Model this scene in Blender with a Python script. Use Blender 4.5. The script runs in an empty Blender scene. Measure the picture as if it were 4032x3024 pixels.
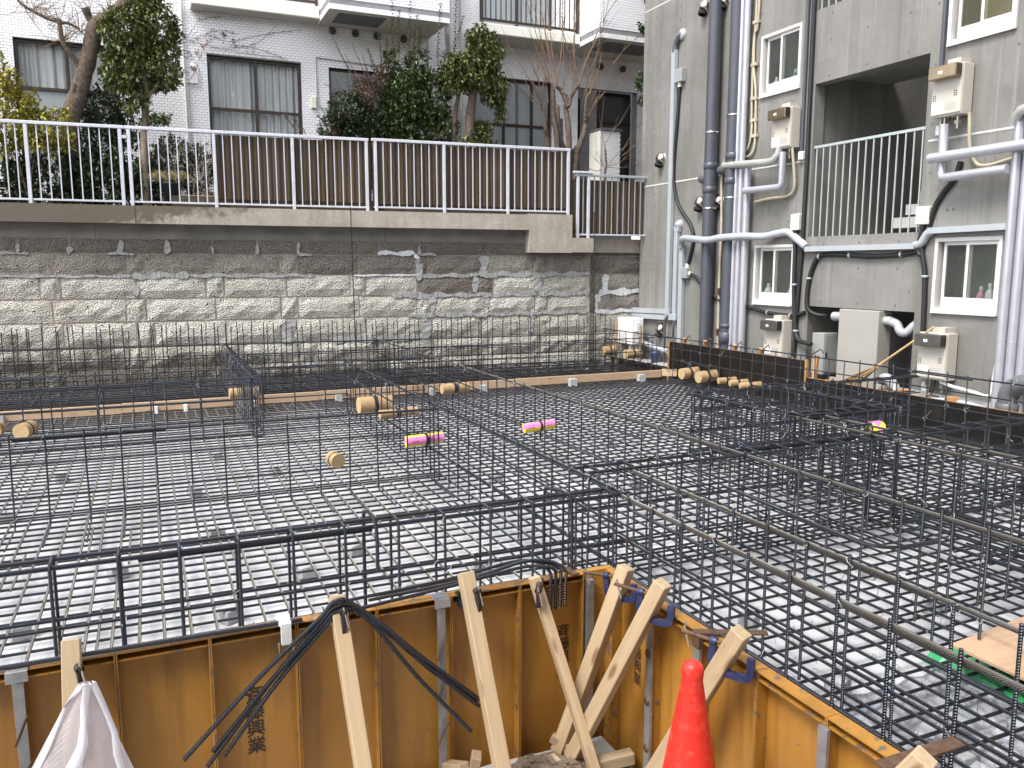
import bpy, math, random
from mathutils import Vector, Matrix, Quaternion
R = random.Random(11)
scene = bpy.context.scene
COL = scene.collection
rad = math.radians
def jit(a): return (R.random() - .5) * 2 * a

# ------------------------------------------------------------------ camera, sky, sun, exposure
YAW, PITCH = rad(23.9), rad(8.13)
cam_d = bpy.data.cameras.new('camera'); cam = bpy.data.objects.new('camera', cam_d); COL.objects.link(cam)
cam.location = (0, 0, 2.15)
cam.rotation_euler = (rad(90) - PITCH, 0, -YAW)
cam_d.sensor_width = 36; cam_d.lens = 28.75; cam_d.clip_start = 0.05; cam_d.clip_end = 500
scene.camera = cam

SUN_EL, SUN_AZ = rad(56), rad(247)      # azimuth clockwise from +Y, towards the sun
world = bpy.data.worlds.new('World'); scene.world = world; world.use_nodes = True
wn = world.node_tree; wn.nodes.clear()
sky = wn.nodes.new('ShaderNodeTexSky'); sky.sky_type = 'NISHITA'; sky.sun_disc = False
sky.sun_elevation = SUN_EL; sky.sun_rotation = SUN_AZ; sky.air_density = 1.0; sky.dust_density = 1.5; sky.ozone_density = 0.6
hs = wn.nodes.new('ShaderNodeHueSaturation'); hs.inputs['Saturation'].default_value = 0.26
bg = wn.nodes.new('ShaderNodeBackground'); bg.inputs[1].default_value = 0.15
wo = wn.nodes.new('ShaderNodeOutputWorld')
wn.links.new(sky.outputs[0], hs.inputs['Color']); wn.links.new(hs.outputs[0], bg.inputs[0]); wn.links.new(bg.outputs[0], wo.inputs[0])
sun_d = bpy.data.lights.new('sun', 'SUN'); sun = bpy.data.objects.new('sun', sun_d); COL.objects.link(sun)
sun_d.energy = 1.5; sun_d.angle = rad(20); sun_d.color = (1.0, 0.965, 0.92)
sd = Vector((math.sin(SUN_AZ) * math.cos(SUN_EL), math.cos(SUN_AZ) * math.cos(SUN_EL), math.sin(SUN_EL)))
sun.rotation_euler = (-sd).to_track_quat('-Z', 'Y').to_euler(); sun.location = sd * 40
vs = scene.view_settings
vs.view_transform = 'Standard'; vs.look = 'None'; vs.exposure = 1.55; vs.gamma = 1.0; vs.use_curve_mapping = False
scene.cycles.max_bounces = 7; scene.cycles.diffuse_bounces = 4; scene.cycles.glossy_bounces = 3
scene.cycles.transmission_bounces = 4; scene.cycles.transparent_max_bounces = 8
scene.cycles.use_denoising = True

# ------------------------------------------------------------------ materials
MATS = {}
class NG:
    def __init__(s, name):
        s.m = bpy.data.materials.new(name); s.m.use_nodes = True
        s.t = s.m.node_tree; s.b = s.t.nodes['Principled BSDF']; MATS[name] = s.m
        s.geo = None; s.tc = None
    def n(s, kind, **kw):
        x = s.t.nodes.new('ShaderNode' + kind)
        for k, v in kw.items(): setattr(x, k, v)
        return x
    def l(s, a, b): s.t.links.new(a, b)
    def pos(s):
        if not s.geo: s.geo = s.n('NewGeometry')
        return s.geo.outputs['Position']
    def obj(s):
        if not s.tc: s.tc = s.n('TexCoord')
        return s.tc.outputs['Object']
    def rnd(s): return s.n('ObjectInfo').outputs['Random']
    def mapp(s, vec, scale, rot=(0, 0, 0)):
        m = s.n('Mapping'); m.inputs['Scale'].default_value = scale; m.inputs['Rotation'].default_value = rot
        s.l(vec, m.inputs[0]); return m.outputs[0]
    def noise(s, vec, scale, detail=4, rough=.55):
        x = s.n('TexNoise'); x.inputs['Scale'].default_value = scale; x.inputs['Detail'].default_value = detail
        x.inputs['Roughness'].default_value = rough; s.l(vec, x.inputs['Vector']); return x.outputs['Fac']
    def voro(s, vec, scale, feature='F1', rnd=1.0):
        x = s.n('TexVoronoi'); x.feature = feature; x.inputs['Scale'].default_value = scale
        x.inputs['Randomness'].default_value = rnd; s.l(vec, x.inputs['Vector']); return x.outputs['Distance']
    def ramp(s, fac, stops):
        x = s.n('ValToRGB'); e = x.color_ramp.elements
        while len(e) < len(stops): e.new(0.5)
        for i, (p, c) in enumerate(stops):
            e[i].position = p; e[i].color = (c, c, c, 1) if not isinstance(c, tuple) else (*c, 1)
        s.l(fac, x.inputs[0]); return x.outputs[0]
    def mix(s, fac, a, b, blend='MIX'):
        x = s.n('Mix', data_type='RGBA', blend_type=blend)
        for inp, v in ((x.inputs[0], fac), (x.inputs[6], a), (x.inputs[7], b)):
            if isinstance(v, (int, float)): inp.default_value = v
            elif isinstance(v, tuple): inp.default_value = (*v, 1)
            else: s.l(v, inp)
        return x.outputs[2]
    def math(s, op, a, b=None, clamp=False):
        x = s.n('Math', operation=op, use_clamp=clamp)
        for inp, v in ((x.inputs[0], a), (x.inputs[1], b)):
            if v is None: continue
            if isinstance(v, (int, float)): inp.default_value = v
            else: s.l(v, inp)
        return x.outputs[0]
    def sep(s, vec):
        x = s.n('SeparateXYZ'); s.l(vec, x.inputs[0]); return x.outputs
    def bump(s, h, strength, dist):
        x = s.n('Bump'); x.inputs['Strength'].default_value = strength; x.inputs['Distance'].default_value = dist
        s.l(h, x.inputs['Height']); s.l(x.outputs[0], s.b.inputs['Normal'])
    def fin(s, col=None, rough=.6, metal=0., spec=None):
        if col is not None:
            if isinstance(col, tuple): s.b.inputs['Base Color'].default_value = (*col, 1)
            else: s.l(col, s.b.inputs['Base Color'])
        if isinstance(rough, (int, float)): s.b.inputs['Roughness'].default_value = rough
        else: s.l(rough, s.b.inputs['Roughness'])
        s.b.inputs['Metallic'].default_value = metal
        if spec is not None: s.b.inputs['Specular IOR Level'].default_value = spec
        return s.m

def simple(name, col, rough=.55, metal=0., var=.12, scale=6., bump=0., bscale=120., spec=None, dirt=None):
    g = NG(name); p = g.pos()
    nz = g.noise(p, scale, 5)
    lo = tuple(c * (1 - var) for c in col); hi = tuple(min(1, c * (1 + var)) for c in col)
    c = g.mix(g.ramp(nz, [(.3, 0.), (.7, 1.)]), lo, hi)
    if dirt:
        c = g.mix(g.math('MULTIPLY', g.ramp(g.noise(p, dirt[2], 6, .65), [(.52, 0.), (.72, 1.)]), dirt[1]), c, dirt[0])
    if bump: g.bump(g.noise(p, bscale, 4), bump, .01)
    return g.fin(c, rough, metal, spec)

# deformed steel bar with rolled ribs
def rebar_mat(name, base, rust):
    g = NG(name); p = g.pos(); x, y, z = g.sep(p)
    nz = g.noise(p, 5, 5)
    c = g.mix(g.ramp(nz, [(.42, 0.), (.75, 1.)]), base, rust)
    c = g.mix(g.math('MULTIPLY', g.rnd(), .5), c, tuple(b * .6 for b in base))
    ph = g.math('MULTIPLY', g.math('ADD', g.math('ADD', x, y), z), 2 * math.pi / .0115)
    g.bump(g.math('SINE', ph), .9, .003)
    return g.fin(c, .36, .8)
rebar_mat('rebar', (.082, .092, .118), (.105, .080, .062))
rebar_mat('rebar_sky_sheen', (.26, .245, .225), (.19, .145, .10))  # lighter copy for lengthwise bars, their sky sheen put into the colour
simple('tie_wire', (.50, .56, .55), .4, .3)
simple('tie_wire_rust', (.07, .055, .045), .6, .4)

# lean concrete floor
g = NG('lean_concrete'); p = g.pos()
c = g.mix(g.ramp(g.noise(p, 1.1, 5), [(.32, 0.), (.68, 1.)]), (.40, .40, .40), (.52, .525, .535))
c = g.mix(g.math('MULTIPLY', g.ramp(g.noise(p, 4.3, 6, .65), [(.55, 0.), (.74, 1.)]), .55), c, (.30, .29, .275))
c = g.mix(g.math('MULTIPLY', g.ramp(g.noise(p, 45, 3), [(.55, 0.), (.75, 1.)]), .25), c, (.33, .33, .325))
g.bump(g.noise(p, 60, 5), .25, .01); g.fin(c, .8)

# fair-faced cast concrete of the building on the right
g = NG('cast_concrete'); p = g.pos(); x, y, z = g.sep(p)
c = g.mix(g.ramp(g.noise(p, .55, 7, .62), [(.34, 0.), (.66, 1.)]), (0.159, 0.153, 0.139), (0.254, 0.247, 0.231))
c = g.mix(g.math('MULTIPLY', g.ramp(g.noise(g.mapp(p, (5, 5, .28)), 1.0, 6, .65), [(.48, 0.), (.68, 1.)]), .55), c, (0.121, 0.116, 0.105))
c = g.mix(g.math('MULTIPLY', g.ramp(g.noise(g.mapp(p, (14, 14, .4)), 1.0, 4), [(.60, 0.), (.70, 1.)]), .45), c, (0.295, 0.289, 0.277))
c = g.mix(g.math('MULTIPLY', g.ramp(g.noise(g.mapp(p, (26, 26, .22)), 1.0, 3), [(.66, 0.), (.72, 1.)]), .5), c, (0.089, 0.083, 0.074))
c = g.mix(g.math('MULTIPLY', g.ramp(g.noise(p, 3.2, 6, .7), [(.52, 0.), (.70, 1.)]), .35), c, (0.277, 0.273, 0.260))
c = g.mix(g.math('MULTIPLY', g.ramp(g.noise(p, 30, 5, .7), [(.52, 0.), (.78, 1.)]), .28), c, (0.130, 0.124, 0.115))
fy = g.math('ABSOLUTE', g.math('SUBTRACT', g.math('FRACT', g.math('DIVIDE', g.math('ADD', y, .04), .9)), .5))
fz = g.math('ABSOLUTE', g.math('SUBTRACT', g.math('FRACT', g.math('DIVIDE', g.math('ADD', z, .44), 1.4)), .5))
sy = g.math('GREATER_THAN', fy, .4965); sz = g.math('GREATER_THAN', fz, .4975)
seam = g.math('MULTIPLY', g.math('MAXIMUM', sy, sz), g.ramp(g.noise(p, 2.5, 3), [(.38, 0.), (.55, 1.)]))
c = g.mix(g.math('MULTIPLY', seam, .5), c, (0.100, 0.094, 0.085))
g.bump(g.math('SUBTRACT', g.noise(p, 30, 6, .6), g.math('MULTIPLY', seam, .8)), .22, .012); g.fin(c, .6)
simple('concrete_patch', (.44, .44, .42), .75, var=.1, scale=9, bump=.2)
simple('joint_groove', (.50, .49, .475), .8)
simple('tie_hole', (.13, .125, .12), .8)
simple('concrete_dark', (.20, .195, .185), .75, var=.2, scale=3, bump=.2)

# rough quarry stone and its mortar
def stone_mat(name, lite, mid, dark, darkamt, moss):
    g = NG(name); p = g.pos(); rn = g.rnd()
    big = g.noise(p, .9, 4)
    c = g.mix(g.math('MULTIPLY', rn, .8), lite, mid)
    c = g.mix(g.math('MULTIPLY', g.ramp(g.math('ADD', big, g.math('MULTIPLY', g.math('SUBTRACT', rn, .5), .16)), [(.50, 0.), (.60, 1.)]), darkamt), c, dark)
    c = g.mix(g.math('MULTIPLY', g.ramp(g.noise(p, 5, 7, .72), [(.52, 0.), (.60, 1.)]), .50), c, dark)
    c = g.mix(g.math('MULTIPLY', g.ramp(g.voro(p, 42), [(.30, 0.), (.62, 1.)]), .55), c, tuple(v * .62 for v in dark))
    c = g.mix(g.math('MULTIPLY', g.ramp(g.noise(p, 30, 6, .75), [(.50, 0.), (.58, 1.)]), .50), c, tuple(v * .8 for v in dark))
    pit = g.ramp(g.voro(p, 7), [(.06, 1.), (.12, 0.)])
    pit = g.math('MULTIPLY', pit, g.ramp(g.noise(p, 3.1, 2), [(.44, 0.), (.52, 1.)]))
    c = g.mix(g.math('MULTIPLY', pit, .9), c, (.05, .04, .03))
    if moss:
        x, y, z = g.sep(p)
        m = g.math('MULTIPLY', g.ramp(g.math('ADD', g.math('MULTIPLY', z, -.60), g.math('ADD', g.math('MULTIPLY', x, -.050), g.math('MULTIPLY', g.noise(p, 1.6, 7, .7), 1.7))), [(.36, 0.), (.62, 1.)]), .86)
        c = g.mix(m, c, (.115, .103, .080))
    h = g.math('SUBTRACT', g.math('SUBTRACT', g.math('ADD', g.noise(p, 34, 7, .7), g.math('MULTIPLY', g.noise(p, 8, 4), .8)), g.voro(p, 42)), g.math('MULTIPLY', pit, 2.2))
    g.bump(h, 1.0, .035); return g.fin(c, .92, spec=.2)
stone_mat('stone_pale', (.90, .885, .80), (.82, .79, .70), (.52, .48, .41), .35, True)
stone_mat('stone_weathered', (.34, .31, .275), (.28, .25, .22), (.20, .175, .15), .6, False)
stone_mat('stone_mixed', (.58, .54, .48), (.46, .42, .37), (.26, .235, .205), .65, True)
simple('mortar', (.25, .215, .18), .9, var=.25, scale=7, bump=.5, bscale=50, dirt=((.17, .15, .13), .6, 2.))
simple('mortar_fresh', (.33, .33, .325), .88, var=.22, scale=12, bump=.25, bscale=70)
simple('mortar_white', (.62, .63, .64), .8, var=.1, scale=12, bump=.2)

# mossy coping concrete
g = NG('coping_concrete'); p = g.pos(); x, y, z = g.sep(p)
c = g.mix(g.ramp(g.noise(p, 2.2, 6, .65), [(.3, 0.), (.7, 1.)]), (.30, .262, .22), (.43, .392, .34))
c = g.mix(g.math('MULTIPLY', g.ramp(g.noise(g.mapp(p, (9, 9, .8)), 1, 5), [(.48, 0.), (.7, 1.)]), .55), c, (.28, .235, .19))
c = g.mix(g.math('MULTIPLY', g.ramp(g.noise(p, 16, 5, .7), [(.5, 0.), (.7, 1.)]), .3), c, (.58, .55, .5))
left = g.math('MULTIPLY', g.math('ADD', x, -1.2), -.28)
ms = g.ramp(g.math('ADD', g.math('ADD', left, g.math('MULTIPLY', g.math('SUBTRACT', z, 3.0), 1.5)), g.math('MULTIPLY', g.noise(p, 6, 7, .7), 1.3)), [(.62, 0.), (.95, 1.)])
c = g.mix(g.math('MULTIPLY', ms, .85), c, (.075, .065, .045))
g.bump(g.noise(p, 40, 6), .4, .012); g.fin(c, .9)

simple('tile_white', (.86, .855, .875), .22, var=.04, scale=1.2, dirt=((.58, .56, .54), .40, 1.4))
simple('grout', (.26, .255, .265), .9)
simple('stucco_cream', (.78, .76, .68), .85, var=.05, scale=20, bump=.6, bscale=90)
simple('soffit_paint', (.50, .475, .43), .9, var=.1, scale=2)
simple('hatch_metal', (.10, .105, .11), .6)
simple('bronze_frame', (.045, .030, .024), .4, .2)
simple('frame_white', (.62, .60, .585), .4, var=.04)
simple('aluminium', (.62, .63, .70), .36, .15, var=.06, dirt=((.40, .36, .32), .35, 5.))
simple('aluminium_grey', (.42, .44, .49), .38, .35, var=.08)
simple('rail_green_grey', (.40, .44, .43), .5, .1)
g = NG('corrugated_brown'); p = g.pos()
c = g.mix(g.ramp(g.noise(g.mapp(p, (10, 10, .5)), 1, 5), [(.35, 0.), (.68, 1.)]), (.050, .032, .016), (.098, .060, .024))
c = g.mix(g.math('MULTIPLY', g.ramp(g.noise(p, 3, 5), [(.45, 0.), (.7, 1.)]), .6), c, (.050, .038, .028)); g.fin(c, .55)
simple('pvc_dark', (.068, .072, .090), .38, var=.08)
simple('pvc_grey', (.115, .12, .128), .42)
simple('lagging_silver', (.46, .465, .51), .30, .35, var=.07)
simple('lagging_warm', (.42, .42, .40), .34, .25, var=.08)
simple('duct_grey', (.38, .405, .43), .4, var=.06)
simple('steel_band', (.62, .60, .56), .22, .9)
simple('cable_black', (.016, .016, .018), .55)
simple('tube_beige', (.46, .405, .295), .55)
simple('box_grey', (.30, .315, .33), .5)
simple('box_cream', (.72, .70, .55), .5)
g = NG('hood_steel'); p = g.pos(); g.fin(g.mix(g.ramp(g.noise(p, 14, 3), [(.3, 0.), (.7, 1.)]), (.46, .40, .34), (.62, .56, .50)), .24, 1.0)
simple('heater_white', (.52, .485, .425), .42, var=.04, scale=4)
simple('heater_bronze', (.42, .33, .22), .28, .9)
simple('hood_grey', (.16, .155, .14), .35, .7)
simple('cabinet_cream', (.34, .325, .295), .5, var=.04, scale=3)
simple('cabinet_grey', (.30, .31, .30), .5, var=.04)
simple('black_void', (.01, .01, .01), .9)
simple('sticker', (.74, .74, .72), .6, var=.05)
simple('sticker_print', (.36, .36, .37), .7)
simple('flex_grey', (.36, .37, .39), .55)
simple('valve_metal', (.45, .42, .37), .35, .8)
# glazing
def glass_mat(name, col, rough, coat=.6, var=.15, wire=False):
    g = NG(name); p = g.pos(); x, y, z = g.sep(p)
    c = g.mix(g.ramp(g.noise(p, 1.6, 3), [(.3, 0.), (.7, 1.)]), tuple(v * (1 - var) for v in col), tuple(v * (1 + var) for v in col))
    if wire:
        k = 2 * math.pi / .035
        a = g.math('GREATER_THAN', g.math('SINE', g.math('MULTIPLY', g.math('ADD', y, z), k)), .88)
        b = g.math('GREATER_THAN', g.math('SINE', g.math('MULTIPLY', g.math('SUBTRACT', y, z), k)), .88)
        c = g.mix(g.math('MULTIPLY', g.math('MAXIMUM', a, b), .55), c, tuple(min(1, v * 1.9 + .03) for v in col))
    g.b.inputs['Coat Weight'].default_value = coat; g.b.inputs['Coat Roughness'].default_value = .04
    return g.fin(c, rough)
def wired(name, col, wirecol):
    g = NG(name); p = g.pos(); x, y, z = g.sep(p); k = 2 * math.pi / .035
    a = g.math('GREATER_THAN', g.math('SINE', g.math('MULTIPLY', g.math('ADD', y, z), k)), .93)
    b = g.math('GREATER_THAN', g.math('SINE', g.math('MULTIPLY', g.math('SUBTRACT', y, z), k)), .93)
    wv_ = g.math('MAXIMUM', a, b); d = g.n('BsdfDiffuse'); d.inputs[0].default_value = (*wirecol, 1); mx = g.n('MixShader')
    g.b.inputs['Transmission Weight'].default_value = 1.; g.b.inputs['IOR'].default_value = 1.25; g.fin(col, .16)
    g.l(g.math('MULTIPLY', wv_, .5), mx.inputs[0]); g.l(g.b.outputs[0], mx.inputs[1]); g.l(d.outputs[0], mx.inputs[2]); g.l(mx.outputs[0], g.t.nodes['Material Output'].inputs[0])
wired('glass_wired', (.80, .86, .82), (.25, .26, .24)); wired('glass_amber', (.86, .84, .66), (.3, .28, .2))
simple('room_wall', (.19, .195, .18), .9); simple('room_lit_tint', (.55, .5, .33), .9)  # unlit and lit room looks put into the wall colours
glass_mat('glass_dark', (.045, .05, .048), .2, .8)
glass_mat('glass_frosted', (.30, .33, .345), .5, .6, .08)
glass_mat('glass_mid', (.12, .13, .125), .3, .7, .2)
g = NG('glass_clear'); g.b.inputs['Transmission Weight'].default_value = 1.; g.b.inputs['IOR'].default_value = 1.12; g.fin((.86, .88, .88), .02)
g = NG('curtain'); p = g.pos(); x, y, z = g.sep(p)
f = g.math('ADD', g.math('SINE', g.math('MULTIPLY', x, 46)), g.math('MULTIPLY', g.noise(g.mapp(p, (9, 9, .6)), 1, 3), 2.2))
g.bump(f, .7, .03); g.fin((.78, .78, .78), .9)

# timber
def wood(name, a, b, knot=True):
    g = NG(name); o = g.obj(); rn = g.rnd()
    off = g.n('VectorMath', operation='ADD'); g.l(o, off.inputs[0])
    cx = g.n('CombineXYZ'); g.l(g.math('MULTIPLY', rn, 9.), cx.inputs[0]); g.l(g.math('MULTIPLY', rn, 5.), cx.inputs[2]); g.l(cx.outputs[0], off.inputs[1])
    v = off.outputs[0]
    gr = g.noise(g.mapp(v, (60, 60, 2.2)), 1, 5, .6)
    c = g.mix(g.ramp(gr, [(.3, 0.), (.7, 1.)]), a, b)
    c = g.mix(g.math('MULTIPLY', rn, .35), c, tuple(x * .62 for x in a))
    c = g.mix(g.math('MULTIPLY', g.ramp(g.noise(g.mapp(v, (9, 9, 3)), 1, 4), [(.58, 0.), (.74, 1.)]), .45), c, tuple(x * .45 for x in a))
    if knot:
        kn = g.ramp(g.voro(g.mapp(v, (9, 9, 2.6)), 1.), [(.07, 1.), (.14, 0.)])
        c = g.mix(g.math('MULTIPLY', kn, .8), c, (.16, .075, .03))
    g.bump(gr, .15, .003); return g.fin(c, .7)
wood('timber', (.40, .285, .165), (.52, .39, .245))
wood('timber_old', (.27, .19, .115), (.36, .27, .17))
wood('timber_pink', (.45, .30, .185), (.56, .405, .27))
g = NG('plywood'); p = g.pos()
c = g.mix(g.ramp(g.noise(g.mapp(p, (2, 14, 2)), 1, 6, .6), [(.3, 0.), (.7, 1.)]), (.36, .23, .14), (.47, .32, .21))
c = g.mix(g.math('MULTIPLY', g.ramp(g.noise(p, 6, 6), [(.55, 0.), (.75, 1.)]), .5), c, (.30, .2, .14)); g.fin(c, .75)
simple('form_black', (.010, .009, .008), .35, var=.4, scale=3, dirt=((.055, .045, .035), .5, 4.))
simple('form_ply_edge', (.40, .22, .085), .7, var=.25, scale=12)
# ochre enamel on steel shuttering, worn to steel
def ochre(name, wear):
    g = NG(name); p = g.pos()
    c = g.mix(g.ramp(g.noise(p, 3.2, 5), [(.3, 0.), (.7, 1.)]), (.30, .135, .020), (.38, .185, .028))
    c = g.mix(g.math('MULTIPLY', g.ramp(g.noise(g.mapp(p, (16, 16, 1.5)), 1, 5), [(.50, 0.), (.70, 1.)]), .6), c, (.17, .078, .016))
    sc = g.ramp(g.noise(p, 24, 6, .7), [(wear, 0.), (wear + .04, 1.)])
    c = g.mix(g.math('MULTIPLY', sc, .9), c, (.10, .09, .085))
    sp = g.ramp(g.noise(g.mapp(p, (90, 90, 22)), 1, 3), [(.70, 0.), (.73, 1.)])
    c = g.mix(g.math('MULTIPLY', sp, .5), c, (.45, .40, .33))
    g.bump(g.noise(p, 9, 3), .15, .01); return g.fin(c, .42)
ochre('ochre_face', .66); ochre('ochre_edge', .56)
simple('steel_galv', (.30, .305, .31), .45, .6, var=.25, scale=14)
simple('ink_black', (.012, .010, .008), .6)
simple('steel_rust', (.10, .055, .032), .7, .3, var=.4, scale=40)
simple('clamp_blue', (.016, .022, .075), .38, var=.3, scale=25, dirt=((.09, .06, .05), .5, 30.))
simple('clamp_dark', (.03, .028, .03), .45, .3)
simple('cone_red', (.62, .020, .010), .45, var=.06, scale=9, dirt=((.86, .16, .10), .35, 30.))
simple('cardboard', (.36, .245, .125), .85, var=.15, scale=15)
simple('cardboard_end', (.46, .325, .175), .85, var=.12, scale=22)
simple('tape_black', (.012, .012, .012), .5)
simple('tape_pink', (.80, .22, .52), .55); simple('tape_yellow', (.80, .62, .04), .5)
simple('spacer_concrete', (.36, .37, .37), .85, var=.2, scale=20, bump=.3)
simple('spacer_white', (.72, .73, .75), .7)
simple('soil', (.15, .115, .08), .95, var=.4, scale=14, bump=.9, bscale=50, dirt=((.07, .055, .04), .7, 5.))
simple('paving_concrete', (.36, .355, .345), .85, var=.15, scale=5, bump=.3, dirt=((.2, .18, .155), .6, 3.))
simple('gravel_grey', (.27, .255, .235), .95, var=.35, scale=25, bump=.8, bscale=60)
simple('terrace_soil', (.085, .065, .045), .95, var=.4, scale=8, bump=.6)
simple('bark', (.105, .078, .06), .95, var=.45, scale=16, bump=1.0, bscale=38)
simple('bark_pale', (.23, .18, .13), .9, var=.3, scale=14, bump=.6, bscale=60)
simple('twig', (.185, .115, .07), .85, var=.35, scale=9)
simple('twig_grey', (.13, .105, .085), .9, var=.3)
simple('cut_wood', (.36, .24, .12), .85)
def leafmat(name, a, b, c3, rough=.42):
    g = NG(name); p = g.pos()
    c = g.mix(g.ramp(g.noise(p, 16, 3), [(.35, 0.), (.65, 1.)]), a, b)
    c = g.mix(g.ramp(g.noise(p, 3.1, 3), [(.5, 0.), (.72, .8)]), c, c3)
    g.b.inputs['Transmission Weight'].default_value = 0.
    g.b.inputs['Subsurface Weight'].default_value = 0.
    return g.fin(c, rough)
leafmat('leaf_osmanthus', (.060, .085, .022), (.140, .165, .045), (.20, .215, .07))
leafmat('leaf_dark', (.020, .040, .014), (.045, .075, .026), (.028, .05, .024))
leafmat('leaf_privet', (.045, .080, .024), (.095, .135, .04), (.06, .10, .035))
leafmat('leaf_yellow', (.22, .22, .03), (.42, .37, .05), (.14, .17, .03), .55)
leafmat('leaf_purple', (.085, .050, .038), (.13, .085, .06), (.06, .06, .035), .6)
leafmat('leaf_red', (.20, .035, .025), (.13, .03, .025), (.25, .08, .04), .6)
leafmat('grass_tan', (.32, .24, .11), (.20, .19, .07), (.4, .3, .14), .7)
simple('pot_dark', (.018, .028, .032), .5)
simple('bucket_blue', (.05, .09, .20), .4)
g = NG('woven_plastic'); p = g.obj()
k = 2 * math.pi / .006
x, y, z = g.sep(p)
w = g.math('MULTIPLY', g.math('SINE', g.math('MULTIPLY', g.math('ADD', x, y), k)), g.math('SINE', g.math('MULTIPLY', z, k)))
g.bump(w, .35, .002); tr = g.n('BsdfTransparent'); tl = g.n('BsdfTranslucent'); m1 = g.n('MixShader'); m2 = g.n('MixShader')
g.fin((.72, .68, .70), .38); tl.inputs[0].default_value = (.75, .71, .72, 1); tr.inputs[0].default_value = (.95, .92, .93, 1)
m1.inputs[0].default_value = .35; g.l(g.b.outputs[0], m1.inputs[1]); g.l(tl.outputs[0], m1.inputs[2])
g.l(g.math('ADD', g.math('MULTIPLY', g.ramp(g.noise(p, 5, 4), [(.35, 0.), (.7, 1.)]), .35), .28), m2.inputs[0]); g.l(m1.outputs[0], m2.inputs[1]); g.l(tr.outputs[0], m2.inputs[2])
g.l(m2.outputs[0], g.t.nodes['Material Output'].inputs[0])
simple('bag_seam', (.82, .80, .84), .4)
simple('bag_rubble', (.20, .165, .135), .9, var=.5, scale=18, bump=.8)
g = NG('plastic_sheet'); g.bump(g.noise(g.pos(), 9, 5), .8, .04); g.b.inputs['Coat Weight'].default_value = .5
g.fin(g.mix(g.ramp(g.noise(g.pos(), 5, 5), [(.35, 0.), (.7, 1.)]), (.20, .20, .21), (.42, .43, .46)), .25)
simple('sheet_green', (.03, .27, .10), .4)
simple('broom_twigs', (.33, .235, .12), .85, var=.4, scale=40, bump=.5)
simple('bamboo', (.52, .38, .18), .5, var=.2, scale=10)
simple('hose_blue', (.42, .52, .72), .3)
simple('bottle_white', (.75, .76, .76), .4); simple('bottle_teal', (.10, .45, .42), .4); simple('bottle_pink', (.75, .25, .4), .4)

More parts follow.
